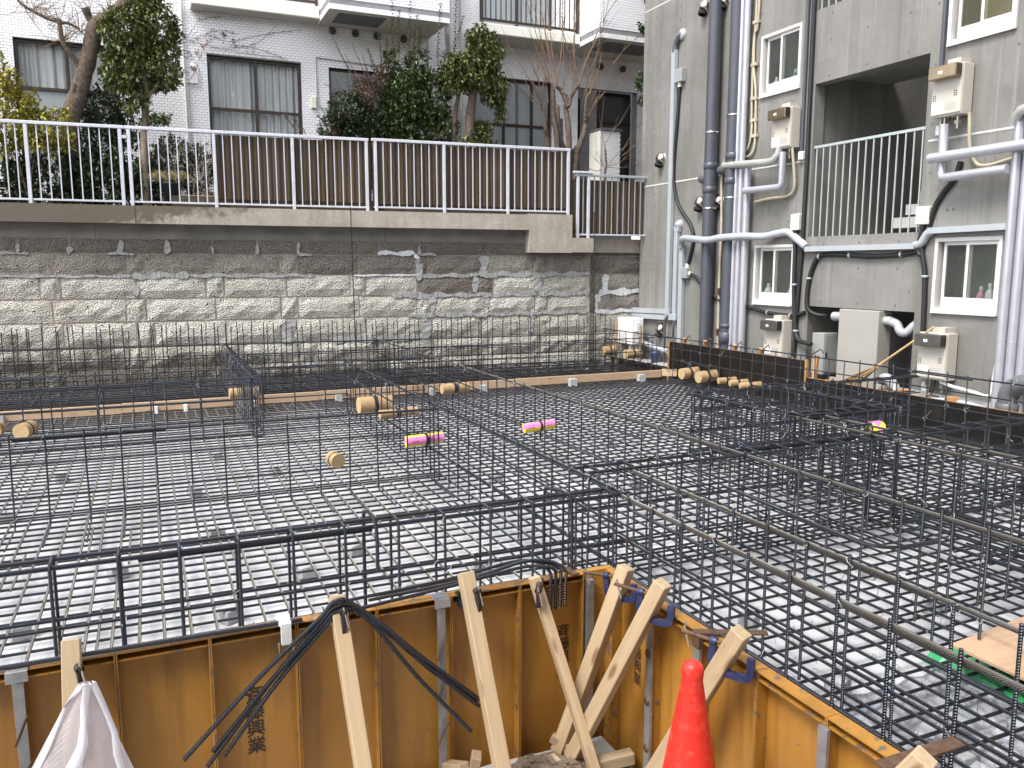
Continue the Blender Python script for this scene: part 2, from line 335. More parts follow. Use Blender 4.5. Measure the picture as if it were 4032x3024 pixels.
# ------------------------------------------------------------------ mesh building
LOCAL = {}      # things whose parts are given in the thing's own frame
OFF = {}
class MB:
    def __init__(s): s.v = []; s.f = []; s.sm = []
    def add(s, vs, fs, smooth=False):
        o = len(s.v); s.v += [tuple(v) for v in vs]
        for f in fs: s.f.append(tuple(i + o for i in f)); s.sm.append(smooth)
        return s
    def box(s, x0, x1, y0, y1, z0, z1):
        return s.add([(x0, y0, z0), (x1, y0, z0), (x1, y1, z0), (x0, y1, z0), (x0, y0, z1), (x1, y0, z1), (x1, y1, z1), (x0, y1, z1)],
                     [(0, 3, 2, 1), (4, 5, 6, 7), (0, 1, 5, 4), (1, 2, 6, 5), (2, 3, 7, 6), (3, 0, 4, 7)])
    def bbox(s, x0, x1, y0, y1, z0, z1, b):           # box with bevelled edges
        pts = []; fs = []
        xs, ys, zs = (x0, x1), (y0, y1), (z0, z1)
        idx = {}
        for i in (0, 1):
            for j in (0, 1):
                for k in (0, 1):
                    sx, sy, sz = (b if i == 0 else -b), (b if j == 0 else -b), (b if k == 0 else -b)
                    for a, q in (('x', (xs[i], ys[j] + sy, zs[k] + sz)), ('y', (xs[i] + sx, ys[j], zs[k] + sz)), ('z', (xs[i] + sx, ys[j] + sy, zs[k]))):
                        idx[(i, j, k, a)] = len(pts); pts.append(q)
        for i in (0, 1):
            q = [idx[(i, 0, 0, 'x')], idx[(i, 1, 0, 'x')], idx[(i, 1, 1, 'x')], idx[(i, 0, 1, 'x')]]; fs.append(q if i else q[::-1])
            q = [idx[(0, i, 0, 'y')], idx[(1, i, 0, 'y')], idx[(1, i, 1, 'y')], idx[(0, i, 1, 'y')]]; fs.append(q[::-1] if i else q)
            q = [idx[(0, 0, i, 'z')], idx[(1, 0, i, 'z')], idx[(1, 1, i, 'z')], idx[(0, 1, i, 'z')]]; fs.append(q if i else q[::-1])
        for i in (0, 1):
            for j in (0, 1):
                fs.append([idx[(i, j, 0, 'x')], idx[(i, j, 1, 'x')], idx[(i, j, 1, 'y')], idx[(i, j, 0, 'y')]])
                fs.append([idx[(i, 0, j, 'x')], idx[(i, 1, j, 'x')], idx[(i, 1, j, 'z')], idx[(i, 0, j, 'z')]])
                fs.append([idx[(0, i, j, 'y')], idx[(1, i, j, 'y')], idx[(1, i, j, 'z')], idx[(0, i, j, 'z')]])
                for k in (0, 1): fs.append([idx[(i, j, k, 'x')], idx[(i, j, k, 'y')], idx[(i, j, k, 'z')]])
        return s.add(pts, fs)
    def beam(s, p0, p1, w, h, up=(0, 0, 1)):
        p0, p1 = Vector(p0), Vector(p1); d = (p1 - p0).normalized(); a = d.cross(Vector(up))
        if a.length < 1e-4: a = d.cross(Vector((1, 0, 0)))
        a.normalize(); b = a.cross(d); a *= w / 2; b *= h / 2
        vs = [p0 - a - b, p0 + a - b, p0 + a + b, p0 - a + b, p1 - a - b, p1 + a - b, p1 + a + b, p1 - a + b]
        return s.add(vs, [(0, 1, 2, 3), (7, 6, 5, 4), (0, 4, 5, 1), (1, 5, 6, 2), (2, 6, 7, 3), (3, 7, 4, 0)])
    def tube(s, pts, r, n=8, caps=True, close=False):
        pts = [Vector(p) for p in pts]; m = len(pts); rs = r if isinstance(r, (list, tuple)) else [r] * m
        vs = []; fs = []; ref = None
        for i, p in enumerate(pts):
            if close: d = pts[(i + 1) % m] - pts[i - 1]
            else: d = (pts[min(i + 1, m - 1)] - pts[max(i - 1, 0)])
            d.normalize()
            if ref is None:
                ref = d.cross(Vector((0, 0, 1)))
                if ref.length < .05: ref = d.cross(Vector((0, 1, 0)))
            ref = (ref - d * ref.dot(d)).normalized(); b = d.cross(ref)
            for k in range(n):
                a = 2 * math.pi * k / n; vs.append(p + (ref * math.cos(a) + b * math.sin(a)) * rs[i])
        for i in range(m if close else m - 1):
            for k in range(n):
                j = (i + 1) % m
                fs.append((i * n + k, i * n + (k + 1) % n, j * n + (k + 1) % n, j * n + k))
        s.add(vs, fs, True)
        if caps and not close:
            s.add(vs[:n], [tuple(range(n))[::-1]]); s.add(vs[-n:], [tuple(range(n))])
        return s
    def lathe(s, prof, c, axis=(0, 0, 1), n=16, smooth=True, a0=0., a1=2 * math.pi):
        c = Vector(c); ax = Vector(axis).normalized(); u = ax.orthogonal().normalized(); w = ax.cross(u)
        full = abs(a1 - a0 - 2 * math.pi) < 1e-6; cols = n if full else n + 1
        vs = []; fs = []
        for (r, h) in prof:
            for k in range(cols):
                a = a0 + (a1 - a0) * k / n; vs.append(c + ax * h + (u * math.cos(a) + w * math.sin(a)) * r)
        for i in range(len(prof) - 1):
            for k in range(n):
                fs.append((i * cols + k, i * cols + (k + 1) % cols, (i + 1) * cols + (k + 1) % cols, (i + 1) * cols + k))
        return s.add(vs, fs, smooth)
    def quad(s, a, b, c, d): return s.add([a, b, c, d], [(0, 1, 2, 3)])
    def mesh(s, name, mat, off=(0, 0, 0)):
        me = bpy.data.meshes.new(name); ox, oy, oz = off
        me.from_pydata([(x - ox, y - oy, z - oz) for x, y, z in s.v], [], s.f)
        me.polygons.foreach_set('use_smooth', s.sm); me.materials.append(MATS[mat]); me.update(); return me
    def build(s, name, mat, parent=None, loc=None):
        if parent is not None: off = OFF[parent.name]
        else: off = loc or (0, 0, 0)
        o = bpy.data.objects.new(name, s.mesh(name, mat, off)); COL.objects.link(o)
        if parent is not None: o.parent = parent
        else: o.location = off
        OFF[o.name] = off
        return o

def tag(o, label=None, cat=None, group=None, kind=None):
    if label: o['label'] = label
    if cat: o['category'] = cat
    if group: o['group'] = group
    if kind: o['kind'] = kind
    return o
def thing(name, label, cat, loc=(0, 0, 0), rz=0., group=None, local=False):
    o = bpy.data.objects.new(name, None); COL.objects.link(o); o.location = loc; o.rotation_euler = (0, 0, rz)
    o.empty_display_size = .1; OFF[o.name] = (0, 0, 0) if local else tuple(loc)
    return tag(o, label, cat, group)
def copy_tree(o, parent=None):
    c = o.copy(); COL.objects.link(c); c.parent = parent; OFF[c.name] = OFF[o.name]
    for ch in o.children: copy_tree(ch, c)
    return c
UNIT = {}
def unit_bar(mat, n=6):
    if (mat, n) not in UNIT: UNIT[(mat, n)] = MB().tube([(0, 0, 0), (0, 0, 1)], 1., n).mesh('bar', mat)
    return UNIT[(mat, n)]
ZV = Vector((0, 0, 1))
def bar(parent, name, p0, p1, r, mat='rebar', n=6):
    off = Vector(OFF[parent.name]); p0, p1 = Vector(p0), Vector(p1); d = p1 - p0
    o = bpy.data.objects.new(name, unit_bar(mat, n)); COL.objects.link(o); o.parent = parent
    o.location = p0 - off; o.scale = (r, r, d.length); o.rotation_mode = 'QUATERNION'
    o.rotation_quaternion = ZV.rotation_difference(d.normalized()); OFF[o.name] = tuple(off)
    return o
def lumber(name, label, cat, p0, p1, w, h, mat='timber', group=None, up=(0, 0, 1)):
    p0, p1 = Vector(p0), Vector(p1); d = p1 - p0; L = d.length; z = d / L
    x = Vector(up).cross(z)
    if x.length < .01: x = Vector((1, 0, 0))
    x.normalize(); y = z.cross(x)
    m = MB().bbox(-w / 2, w / 2, -h / 2, h / 2, 0, L, .003).mesh(name, mat)
    o = bpy.data.objects.new(name, m); COL.objects.link(o)
    o.matrix_world = Matrix((x, y, z)).transposed().to_4x4(); o.location = p0; OFF[o.name] = tuple(p0)
    if label: tag(o, label, cat, group)
    return o
def bez(pts, k=6):                                   # Catmull-Rom through points
    P = [Vector(p) for p in pts]; P = [P[0] * 2 - P[1]] + P + [P[-1] * 2 - P[-2]]; out = []
    for i in range(1, len(P) - 2):
        for j in range(k):
            t = j / k; a, b, c, d = P[i - 1:i + 3]
            out.append(.5 * ((2 * b) + (c - a) * t + (2 * a - 5 * b + 4 * c - d) * t * t + (3 * b - a - 3 * c + d) * t ** 3))
    out.append(P[-2]); return out
def text_mesh(s, size, extrude=.0006):
    cu = bpy.data.curves.new('lettering', 'FONT'); cu.body = s; cu.size = size; cu.align_x = 'CENTER'; cu.extrude = extrude
    cu.space_line = .95
    o = bpy.data.objects.new('lettering', cu); COL.objects.link(o)
    bpy.context.view_layer.update()
    me = bpy.data.meshes.new_from_object(o.evaluated_get(bpy.context.evaluated_depsgraph_get()))
    bpy.data.objects.remove(o); return me

# ------------------------------------------------------------------ ground and floors
def struct(name, mb, mat, label=None):
    o = mb.build(name, mat); o['kind'] = 'structure'
    if label: o['label'] = label
    return o
struct('ground', MB().box(-90, 90, -90, 90, -.9, -.45), 'soil')
sl = MB().box(-3.4, 8.82, 2.9, 12.52, -.4, 0); sl.box(1.72, 8.82, -1.2, 2.9, -.4, 0)
struct('pit_floor', sl, 'lean_concrete')
struct('trench_floor', MB().box(-3.4, 8.82, 12.521, 15.6, -.44, -.10), 'soil')
m = MB(); nx, ny = 26, 30
gx = [-5 + 6.72 * i / nx for i in range(nx + 1)]; gy = [-1.2 + 4.11 * j / ny for j in range(ny + 1)]
def gz(x, y): return .10 + max(0, min(.45, (2.62 - y) * .33)) + (R.random() - .5) * .012
m.add([(x, y, gz(x, y)) for y in gy for x in gx], [(j * (nx + 1) + i, j * (nx + 1) + i + 1, (j + 1) * (nx + 1) + i + 1, (j + 1) * (nx + 1) + i) for j in range(ny) for i in range(nx)], True)
struct('street_ground', m, 'paving_concrete')
struct('road', MB().box(-24, 24, -4.4, -1.201, .2, .545), 'paving_concrete')
st = MB().box(8.86, 9.35, 9.21, 15.2, -.3, .28)
struct('passage_ground', st, 'paving_concrete')
struct('passage_ground', MB().box(8.86, 9.35, 1.5, 9.209, -.3, .44), 'gravel_grey')

# unseen house added behind the viewpoint to keep the low sky off the formwork
hs_ = thing('added_shade_house', 'unseen three-storey house added behind the viewpoint to shade the formwork', 'building', (1, -4.4, .54))
MB().box(-15, 17, -13, -4.4, .54, 9.8).build('wall', 'concrete_dark', hs_)
MB().bbox(-15.3, 17.3, -13.3, -4.1, 9.8, 10.15, .05).build('roof', 'hatch_metal', hs_)
for x in (-12, -8, -4, 0, 4, 8, 12):
    for z in (1.4, 4.3, 7.3):
        w_ = MB().box(x, x + 1.7, -4.395, -4.35, z, z + 1.4).build('window', 'bronze_frame', hs_); MB().box(x + .06, x + 1.64, -4.348, -4.34, z + .06, z + 1.34).build('pane', 'glass_mid', w_)

# ------------------------------------------------------------------ quarry stone retaining wall (own frame: x along wall, y into the bank)
TH = rad(-4.08); WP = (9.35, 14.55, 0)
def wpt(s, off, z):
    c, q = math.cos(TH), math.sin(TH); return (WP[0] + s * c + off * q, WP[1] + s * q - off * c, z)   # off = metres in front of the wall
wall = thing('retaining_wall', 'coursed rough stone retaining wall with grey mortar repairs behind the rebar', 'wall', WP, TH, local=True)
mw = MB().box(-12.8, -1.12, .03, .45, -.4, 3.1); mw.box(-1.12, .6, .20, .45, -.4, 2.44)
mw.build('mortar_bed', 'mortar', wall)
ZC = [2.62, 2.37, 2.01, 1.62, 1.23, .82, .45, .06, -.32]
ST = [[-12.5, -11.25, -10.5, -9.75, -9.03, -8.3, -7.57, -6.86, -5.41, -4.65, -3.3, -1.13],
      [-12.5, -11.9, -10.78, -9.67, -9.38, -8.3, -7.2, -6.91, -5.8, -4.74, -4.5, -3.4, -2.37, -2.1, -1.13],
      [-12.4, -10.98, -10.68, -9.55, -8.45, -8.15, -7.09, -5.97, -5.69, -4.71, -3.58, -3.21, -2.16, -1.13],
      [-12.5, -11.95, -10.82, -9.72, -9.41, -8.3, -7.2, -6.9, -5.81, -4.72, -4.46, -3.37, -2.33, -2.05, -1.13],
      [-12.4, -11, -10.68, -9.58, -9.3, -8.14, -7.11, -5.69, -4.56, -3.47, -2.4, -1.13],
      [-12.5, -11.9, -10.85, -9.71, -9.41, -7.94, -6.9, -6.6, -5.5, -4.4, -3.3, -2.2, -1.13],
      [-12.4, -11, -10.68, -9.58, -8.4, -8.14, -7.0, -5.7, -4.5, -3.4, -2.3, -1.13],
      [-12.5, -11.9, -10.8, -9.7, -8.6, -7.5, -6.4, -5.2, -4.1, -3.0, -2.0, -1.13]]
def stone(x0, x1, z0, z1, y0, mat, rough):
    m = MB(); nx = 6 if x1 - x0 > .5 else 3; nz = 3; vs = []; fs = []
    for k in range(nz + 1):
        for i in range(nx + 1):
            ed = i in (0, nx) or k in (0, nz)
            vs.append((x0 + (x1 - x0) * i / nx + jit(.009), y0 - (0.004 if ed else .022 + R.random() * rough), z0 + (z1 - z0) * k / nz + jit(.007)))
    for k in range(nz):
        for i in range(nx): a = k * (nx + 1) + i; fs.append((a, a + 1, a + nx + 2, a + nx + 1))
    ring = [i for i in range(nx + 1)] + [(k + 1) * (nx + 1) + nx for k in range(nz)] + [nz * (nx + 1) + nx - 1 - i for i in range(nx)] + [(nz - 1 - k) * (nx + 1) for k in range(nz - 1)]
    b = len(vs)
    for q in ring: x, y, z = vs[q]; vs.append((x, y0 + .07, z))
    n = len(ring)
    for q in range(n): fs.append((ring[q], b + q, b + (q + 1) % n, ring[(q + 1) % n]))
    m.add(vs, fs); return m
for ci, row in enumerate(ST):
    for i in range(len(row) - 1):
        x0, x1 = row[i], row[i + 1]; c = (x0 + x1) / 2
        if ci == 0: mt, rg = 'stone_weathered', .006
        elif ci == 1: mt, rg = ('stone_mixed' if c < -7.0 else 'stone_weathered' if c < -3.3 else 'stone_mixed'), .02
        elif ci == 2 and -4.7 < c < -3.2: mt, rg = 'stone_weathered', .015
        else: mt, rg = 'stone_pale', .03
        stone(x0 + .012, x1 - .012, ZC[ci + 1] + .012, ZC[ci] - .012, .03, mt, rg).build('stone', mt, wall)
for ci in range(0, 8):
    xs = [-1.10, -.80 + (ci % 2) * .22, .5]
    z1 = ZC[ci] if ci else 2.44
    for i in range(2):
        mt = 'stone_weathered' if ci < 2 else ('stone_mixed' if ci in (2, 3) else 'stone_pale')
        stone(xs[i] + .012, xs[i + 1] - .012, ZC[ci + 1] + .014, z1 - .014, .20, mt, .012 if ci == 0 else .03).build('stone', mt, wall)
# plain concrete course under the coping
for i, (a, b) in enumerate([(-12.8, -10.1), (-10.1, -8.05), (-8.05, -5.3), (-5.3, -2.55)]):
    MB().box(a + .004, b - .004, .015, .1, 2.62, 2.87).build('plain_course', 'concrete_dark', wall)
# grey mortar repairs smeared over joints
def patch(pts, y, mat='mortar_fresh', t=.014):
    """closed blobby outline (s,z) from a list of (s,z,halfwidth) strokes joined as one plate"""
    m = MB()
    for (x0, z0, x1, z1, w) in pts:
        d = Vector((x1 - x0, 0, z1 - z0)); L = d.length; d /= max(L, 1e-6); nn = Vector((-d.z, 0, d.x)); k = max(4, int(L / .035))
        up, dn = [], []
        for i in range(k + 1):
            p = Vector((x0, 0, z0)) + d * (L * i / k); e = .3 if i in (0, k) else 1
            b1 = .75 + .45 * math.sin(i * .5 + x0 * 7) + R.random() * .45; b2 = .7 + .4 * math.sin(i * .37 + z0 * 9) + R.random() * .45
            up.append(p + nn * w * e * max(.15, b1)); dn.append(p - nn * w * e * max(.15, b2))
        o = up + dn[::-1]; q = len(o)
        vs = [(p.x, y - t * R.random(), p.z) for p in o] + [(p.x, y + .03, p.z) for p in o]
        fs = [tuple(range(q))[::-1]] + [(i, (i + 1) % q, q + (i + 1) % q, q + i) for i in range(q)]
        # split the ribbon into quads so that it follows the stones
        fs = [(i, i + 1, q - 2 - i, q - 1 - i) for i in range(k)] + fs[1:]
        m.add(vs, fs)
    return m
Y0 = .004
for s_ in (-11.25, -10.5, -9.75, -9.03, -8.3, -7.57, -6.86, -4.65):
    hgt = .10 + R.random() * .13; st_ = [(s_ + jit(.02), 2.38 + hgt, s_ + jit(.03), 2.37, .028 + R.random() * .03)]
    if R.random() < .7: st_.append((s_ - .30 * R.random(), 2.375 + jit(.01), s_ + .1 + .25 * R.random(), 2.37 + jit(.012), .02 + R.random() * .022))
    patch(st_, Y0).build('mortar_patch', 'mortar_fresh', wall)
patch([(-12.5, 2.01, -9.6, 2.0, .022), (-9.6, 2.0, -8.7, 2.015, .05), (-8.7, 2.01, -6.6, 2.0, .03)], Y0).build('mortar_patch', 'mortar_fresh', wall)
patch([(-5.9, 2.0, -4.7, 2.005, .016)], Y0).build('mortar_patch', 'mortar_white', wall)
patch([(-5.45, 2.40, -4.75, 2.41, .04), (-4.75, 2.40, -4.68, 2.3, .05)], Y0).build('mortar_patch', 'mortar_white', wall)
patch([(-4.68, 2.3, -4.68, 1.9, .06), (-4.68, 1.98, -3.5, 2.0, .035), (-3.42, 2.36, -3.38, 2.0, .10), (-3.5, 2.01, -2.4, 2.01, .05), (-3.58, 1.98, -3.55, 1.66, .05)], Y0).build('mortar_patch', 'mortar_fresh', wall)
patch([(-5.2, 1.63, -4.2, 1.61, .05), (-4.3, 1.62, -2.3, 1.62, .035), (-4.44, 1.6, -4.42, 1.28, .06), (-3.36, 1.62, -3.32, 1.36, .05)], Y0).build('mortar_patch', 'mortar_fresh', wall)
patch([(-2.35, 2.0, -2.15, 1.6, .10), (-2.4, 2.0, -1.15, 2.02, .045), (-2.25, 1.62, -1.15, 1.63, .045)], Y0).build('mortar_patch', 'mortar_fresh', wall)
patch([(-4.9, 1.24, -3.3, 1.24, .035), (-3.3, 1.235, -1.2, 1.25, .03), (-4.6, 1.2, -4.5, .85, .09), (-2.4, 1.2, -2.4, .86, .05)], Y0).build('mortar_patch', 'mortar_fresh', wall)
patch([(-7.1, 1.2, -7.06, .8, .10)], Y0).build('mortar_patch', 'mortar_fresh', wall)
patch([(-6.3, .83, -4.5, .83, .05), (-4.6, .8, -4.55, .5, .07)], Y0).build('mortar_patch', 'mortar_fresh', wall)
patch([(-9.62, 1.75, -9.5, 1.72, .10)], Y0).build('mortar_patch', 'mortar_fresh', wall)
patch([(-.72, 2.0, -.68, 1.6, .06), (-.85, 1.62, .1, 1.66, .06), (-.88, 1.6, -.9, 1.2, .05), (-.9, 1.23, .1, 1.26, .04)], .175).build('mortar_patch', 'mortar_white', wall)

# ------------------------------------------------------------------ coping beam
cop = thing('concrete_coping', 'stained projecting concrete ledge under the white railing, mossy at its left end', 'ledge', WP, TH, local=True)
m = MB().box(-12.8, -9.47, -.25, .5, 2.86, 3.15); m.build('ledge_beam', 'coping_concrete', cop)
MB().box(-9.462, -2.552, -.25, .5, 2.86, 3.15).build('ledge_beam', 'coping_concrete', cop)
MB().box(-2.55, -1.655, -.253, .5, 2.43, 3.165).build('end_block', 'coping_concrete', cop)
MB().box(-1.653, -1.19, -.25, .5, 2.44, 2.72).build('low_block', 'coping_concrete', cop)
MB().box(-1.188, .8, .12, .5, 2.446, 2.72).build('low_ledge', 'coping_concrete', cop)

# terrace behind the railing
struct('terrace_ground', MB().add([wpt(-14, -.501, 3.08), wpt(1.5, -.501, 3.08), (12, 19, 3.08), (-6, 19, 3.08)], [(0, 1, 2, 3)]), 'terrace_soil')

# ------------------------------------------------------------------ railings
def railing(label, s0, s1, ztop, zbot, posts, pitch=.1437, off=.15, left_cap=True, grey=False):
    t = thing('railing', label, 'railing', WP, TH, 'railing sections on the terrace edge', local=True)
    am = 'aluminium'; y = -off
    MB().bbox(s0, s1, y - .032, y + .032, ztop - .05, ztop, .006).build('top_rail', 'aluminium_grey' if grey else am, t)
    MB().bbox(s0 + .02, s1 - .02, y - .016, y + .016, zbot, zbot + .03, .003).build('bottom_rail', am, t)
    for q in posts: MB().bbox(q - .026, q + .026, y - .028, y + .028, zbot - .10, ztop - .05, .004).build('post', am, t)
    n = int((s1 - s0) / pitch); ps = sorted(posts)
    for a, b in zip(ps[:-1], ps[1:]):
        k = max(1, round((b - a) / pitch))
        for i in range(1, k):
            x = a + (b - a) * i / k
            if b - a < .22: continue
            MB().box(x - .0085, x + .0085, y - .0085, y + .0085, zbot + .03, ztop - .05).build('baluster', 'aluminium_grey' if grey else am, t)
    return t
ra = railing('white metal railing section at far left with bushes behind its open bars', -13.6, -9.565, 4.42, 3.20, [-13.57, -12.27, -10.97, -9.63])
rb = railing('white metal railing section in the middle, half open and half backed by brown sheeting', -9.56, -5.60, 4.42, 3.20, [-9.50, -8.20, -6.92, -5.64])
MB().box(-9.60, -9.53, -.185, -.115, 4.22, 4.27).build('bracket', 'aluminium', rb)
rc = railing('white metal railing section fully backed by brown sheeting, right of the thin gap', -5.545, -1.67, 4.43, 3.21, [-5.48, -4.21, -2.96, -1.71], pitch=.1388)
rd = railing('short low grey railing with brown sheeting beside the concrete building', -1.56, .3, 3.965, 2.775, [-1.50, -1.27, .27], pitch=.1281, grey=True)
MB().bbox(-1.60, -1.20, -.20, -.10, 3.97, 4.01, .006).build('rail_cap', 'aluminium', rd)
# brown corrugated sheeting fixed behind
def screen(label, runs, z0, z1, off):
    t = thing('corrugated_screen', label, 'screen', WP, TH, 'brown screens behind the railing', local=True)
    for a, b in runs:
        m = MB(); n = max(4, int((b - a) / .018)); vs = []; fs = []
        for k in range(n + 1):
            x = a + (b - a) * k / n; ph = (x / .075) % 1.; d = .016 if ph < .42 else 0. if .52 < ph < .92 else .008
            for z in (z0, z1):
                vs.append((x, -off + d, z))
            for z in (z1, z0):
                vs.append((x, -off + d + .003, z))
        for k in range(n):
            for j in range(4): fs.append((k * 4 + j, k * 4 + (j + 1) % 4, (k + 1) * 4 + (j + 1) % 4, (k + 1) * 4 + j))
        m.add(vs, fs); m.build('corrugated_sheet', 'corrugated_brown', t)
    return t
screen('brown corrugated plastic sheeting behind the right half of the middle railing', [(-8.17, -6.93), (-6.915, -5.55)], 3.30, 4.36, .10)
screen('brown corrugated plastic sheeting behind the railing right of the thin gap', [(-5.53, -4.22), (-4.205, -2.97), (-2.955, -1.64)], 3.29, 4.37, .10)
screen('brown corrugated plastic sheeting behind the short low railing', [(-1.62, -.6), (-.595, .3)], 2.83, 3.86, .08)
tag(MB().box(-8.9, -1.68, -.06, .0, 3.155, 3.34).build('kerb_board', 'hatch_metal'), 'dark board edging along the foot of the brown sheeting', 'edging board')
kb = bpy.data.objects['kerb_board']; kb.location = WP; kb.rotation_euler = (0, 0, TH); kb.data.materials[0] = MATS['terrace_soil']
tag(MB().box(-8.72, -8.24, -.04, .02, 3.20, 3.36).build('planter_board', 'cardboard'), 'pale brown planter board beside the dark pot behind the railing', 'planter')
kb = bpy.data.objects['planter_board']; kb.location = WP; kb.rotation_euler = (0, 0, TH)

# ------------------------------------------------------------------ white tiled apartment block behind
FY = 17.3
apt = thing('apartment_building', 'white tiled apartment block with brown windows and cream balconies behind the railing', 'building', (4, FY, 3.0))
OPEN = [(-1.91, -.25, 3.9, 6.15), (1.29, 3.06, 3.9, 6.18), (3.61, 5.2, 3.9, 6.17), (6.75, 8.66, 3.9, 6.29), (9.33, 10.93, 3.1, 6.27)]
def wall_cells(x0, x1, z0, z1, holes):
    xs = sorted({x0, x1, *[h[0] for h in holes], *[h[1] for h in holes]}); zs = sorted({z0, z1, *[h[2] for h in holes], *[h[3] for h in holes]})
    for i in range(len(xs) - 1):
        for k in range(len(zs) - 1):
            cx, cz = (xs[i] + xs[i + 1]) / 2, (zs[k] + zs[k + 1]) / 2
            if not any(h[0] < cx < h[1] and h[2] < cz < h[3] for h in holes): yield xs[i], xs[i + 1], zs[k], zs[k + 1]
m = MB()
for a, b, c, d in wall_cells(-4.5, 12.6, 2.9, 9.6, OPEN): m.box(a, b, FY + .008, FY + .22, c, d)
m.box(-4.5, 12.6, FY + 2.8, FY + 3.0, 2.9, 9.6); m.box(-4.5, 12.6, FY + .22, FY + 3, 9.4, 9.6)
m.build('wall', 'grout', apt)
TW, THh = .0965, .0465
tile_me = {}
def tile_mesh(w, h):
    k = (round(w, 4), round(h, 4))
    if k not in tile_me:
        tile_me[k] = MB().add([(-w / 2, .010, -h / 2), (w / 2, .010, -h / 2), (w / 2, .010, h / 2), (-w / 2, .010, h / 2),
                               (-w / 2 + .002, 0, -h / 2 + .002), (w / 2 - .002, 0, -h / 2 + .002), (w / 2 - .002, 0, h / 2 - .002), (-w / 2 + .002, 0, h / 2 - .002)],
                              [(4, 5, 6, 7), (0, 1, 5, 4), (1, 2, 6, 5), (2, 3, 7, 6), (3, 0, 4, 7)]).mesh('tile', 'tile_white')
    return tile_me[k]
def tile_field(mb, x0, x1, z0, z1, holes, face, vertical=False, single=None):
    """face(u,z,d) -> world point; d = depth behind the tile face"""
    pw, ph = (.1, .05) if not vertical else (.05, .1)
    w, h = (TW, THh) if not vertical else (THh, TW)
    r0, r1 = math.floor(z0 / ph), math.ceil(z1 / ph)
    for r in range(r0, r1):
        z = r * ph + ph / 2
        if z - h / 2 < z0 - .001 or z + h / 2 > z1 + .001: continue
        o = 0 if (vertical or r % 2) else pw / 2
        k0 = math.floor((x0 - o) / pw)
        for k in range(k0, math.ceil((x1 - o) / pw) + 1):
            a, b = o + k * pw - w / 2, o + k * pw + w / 2
            a, b = max(a, x0), min(b, x1)
            if b - a < .02: continue
            cut = False
            for H in holes:
                if H[2] - .002 < z < H[3] + .002:
                    if a >= H[0] and b <= H[1]: cut = True
                    elif a < H[0] < b: b = H[0] - .001
                    elif a < H[1] < b: a = H[1] + .001
            if cut or b - a < .02: continue
            c = (a + b) / 2
            if single is not None and b - a > w - .001 and single(c, z) and len(SINGLE) < 300:
                SINGLE.append((c, z)); continue
            e = .002
            mb.add([face(a, z - h / 2, .01), face(b, z - h / 2, .01), face(b, z + h / 2, .01), face(a, z + h / 2, .01),
                    face(a + e, z - h / 2 + e, 0), face(b - e, z - h / 2 + e, 0), face(b - e, z + h / 2 - e, 0), face(a + e, z + h / 2 - e, 0)],
                   [(4, 5, 6, 7), (0, 1, 5, 4), (1, 2, 6, 5), (2, 3, 7, 6), (3, 0, 4, 7)])
SINGLE = []
tf = MB()
BAY1 = (3.38, 5.75, 16.0); BAY2 = (8.92, 12.3, 15.64); SOF = 6.95
tile_field(tf, -3.4, 11.8, 3.1, 8.9, OPEN + [(BAY1[0], BAY1[1], SOF, 9), (BAY2[0], BAY2[1], SOF, 9)], lambda u, z, d: (u, FY + d, z), single=lambda c, z: 3.09 < c < 3.6 and 4.6 < z < 6.9 or 1.0 < c < 1.28 and 4.6 < z < 6.9)
o = tf.build('wall_tiles', 'tile_white', apt); o['kind'] = 'stuff'
for (c, z) in SINGLE:
    q = bpy.data.objects.new('tile', tile_mesh(TW, THh)); COL.objects.link(q); q.parent = apt
    q.location = (c - 4, 0, z - 3.0)
# jamb tiles (right-hand reveals)
jm = MB()
for (a, b, c, d) in OPEN:
    for r in range(int(c / .05), int(d / .05)):
        z = r * .05 + .025
        jm.box(b + .0005, b + .012, FY + .004, FY + .085, z - THh / 2, z + THh / 2)
        jm.box(a - .012, a - .0005, FY + .004, FY + .085, z - THh / 2, z + THh / 2)
o = jm.build('jamb_tiles', 'tile_white', apt); o['kind'] = 'stuff'
# bays on the upper floor
for (x0, x1, yf) in (BAY1, BAY2):
    b = MB().box(x0 + .009, x1 - .009, yf + .009, FY + .004, SOF, 9.3); b = b.build('bay', 'grout', apt)
    MB().box(x0 + .002, x1 - .002, yf + .002, FY - .002, SOF - .02, SOF - .001).build('soffit', 'soffit_paint', b)
    t1 = MB(); wins = [] if x0 < 6 else [(10.0, 11.4, 7.72, 9)]
    tile_field(t1, x0, x1, SOF + .105, 8.9, wins, lambda u, z, d: (u, yf + d, z))
    tile_field(t1, yf, FY - .01, SOF + .105, 8.9, [], lambda u, z, d: (x0 + d, u, z))
    tile_field(t1, x0, x1, SOF - .05, SOF + .105, [], lambda u, z, d: (u, yf + d, z + .002), True)
    tile_field(t1, yf, FY - .01, SOF - .05, SOF + .105, [], lambda u, z, d: (x0 + d, u, z + .002), True)
    # flip sides are double sided anyway
    q = t1.build('bay_tiles', 'tile_white', b); q['kind'] = 'stuff'
MB().box(3.62, 4.55, 16.28, 16.95, SOF - .028, SOF - .021).build('soffit_hatch', 'hatch_metal', apt)
MB().box(9.3, 10.6, 15.95, 16.7, SOF - .028, SOF - .021).build('soffit_hatch', 'hatch_metal', apt)
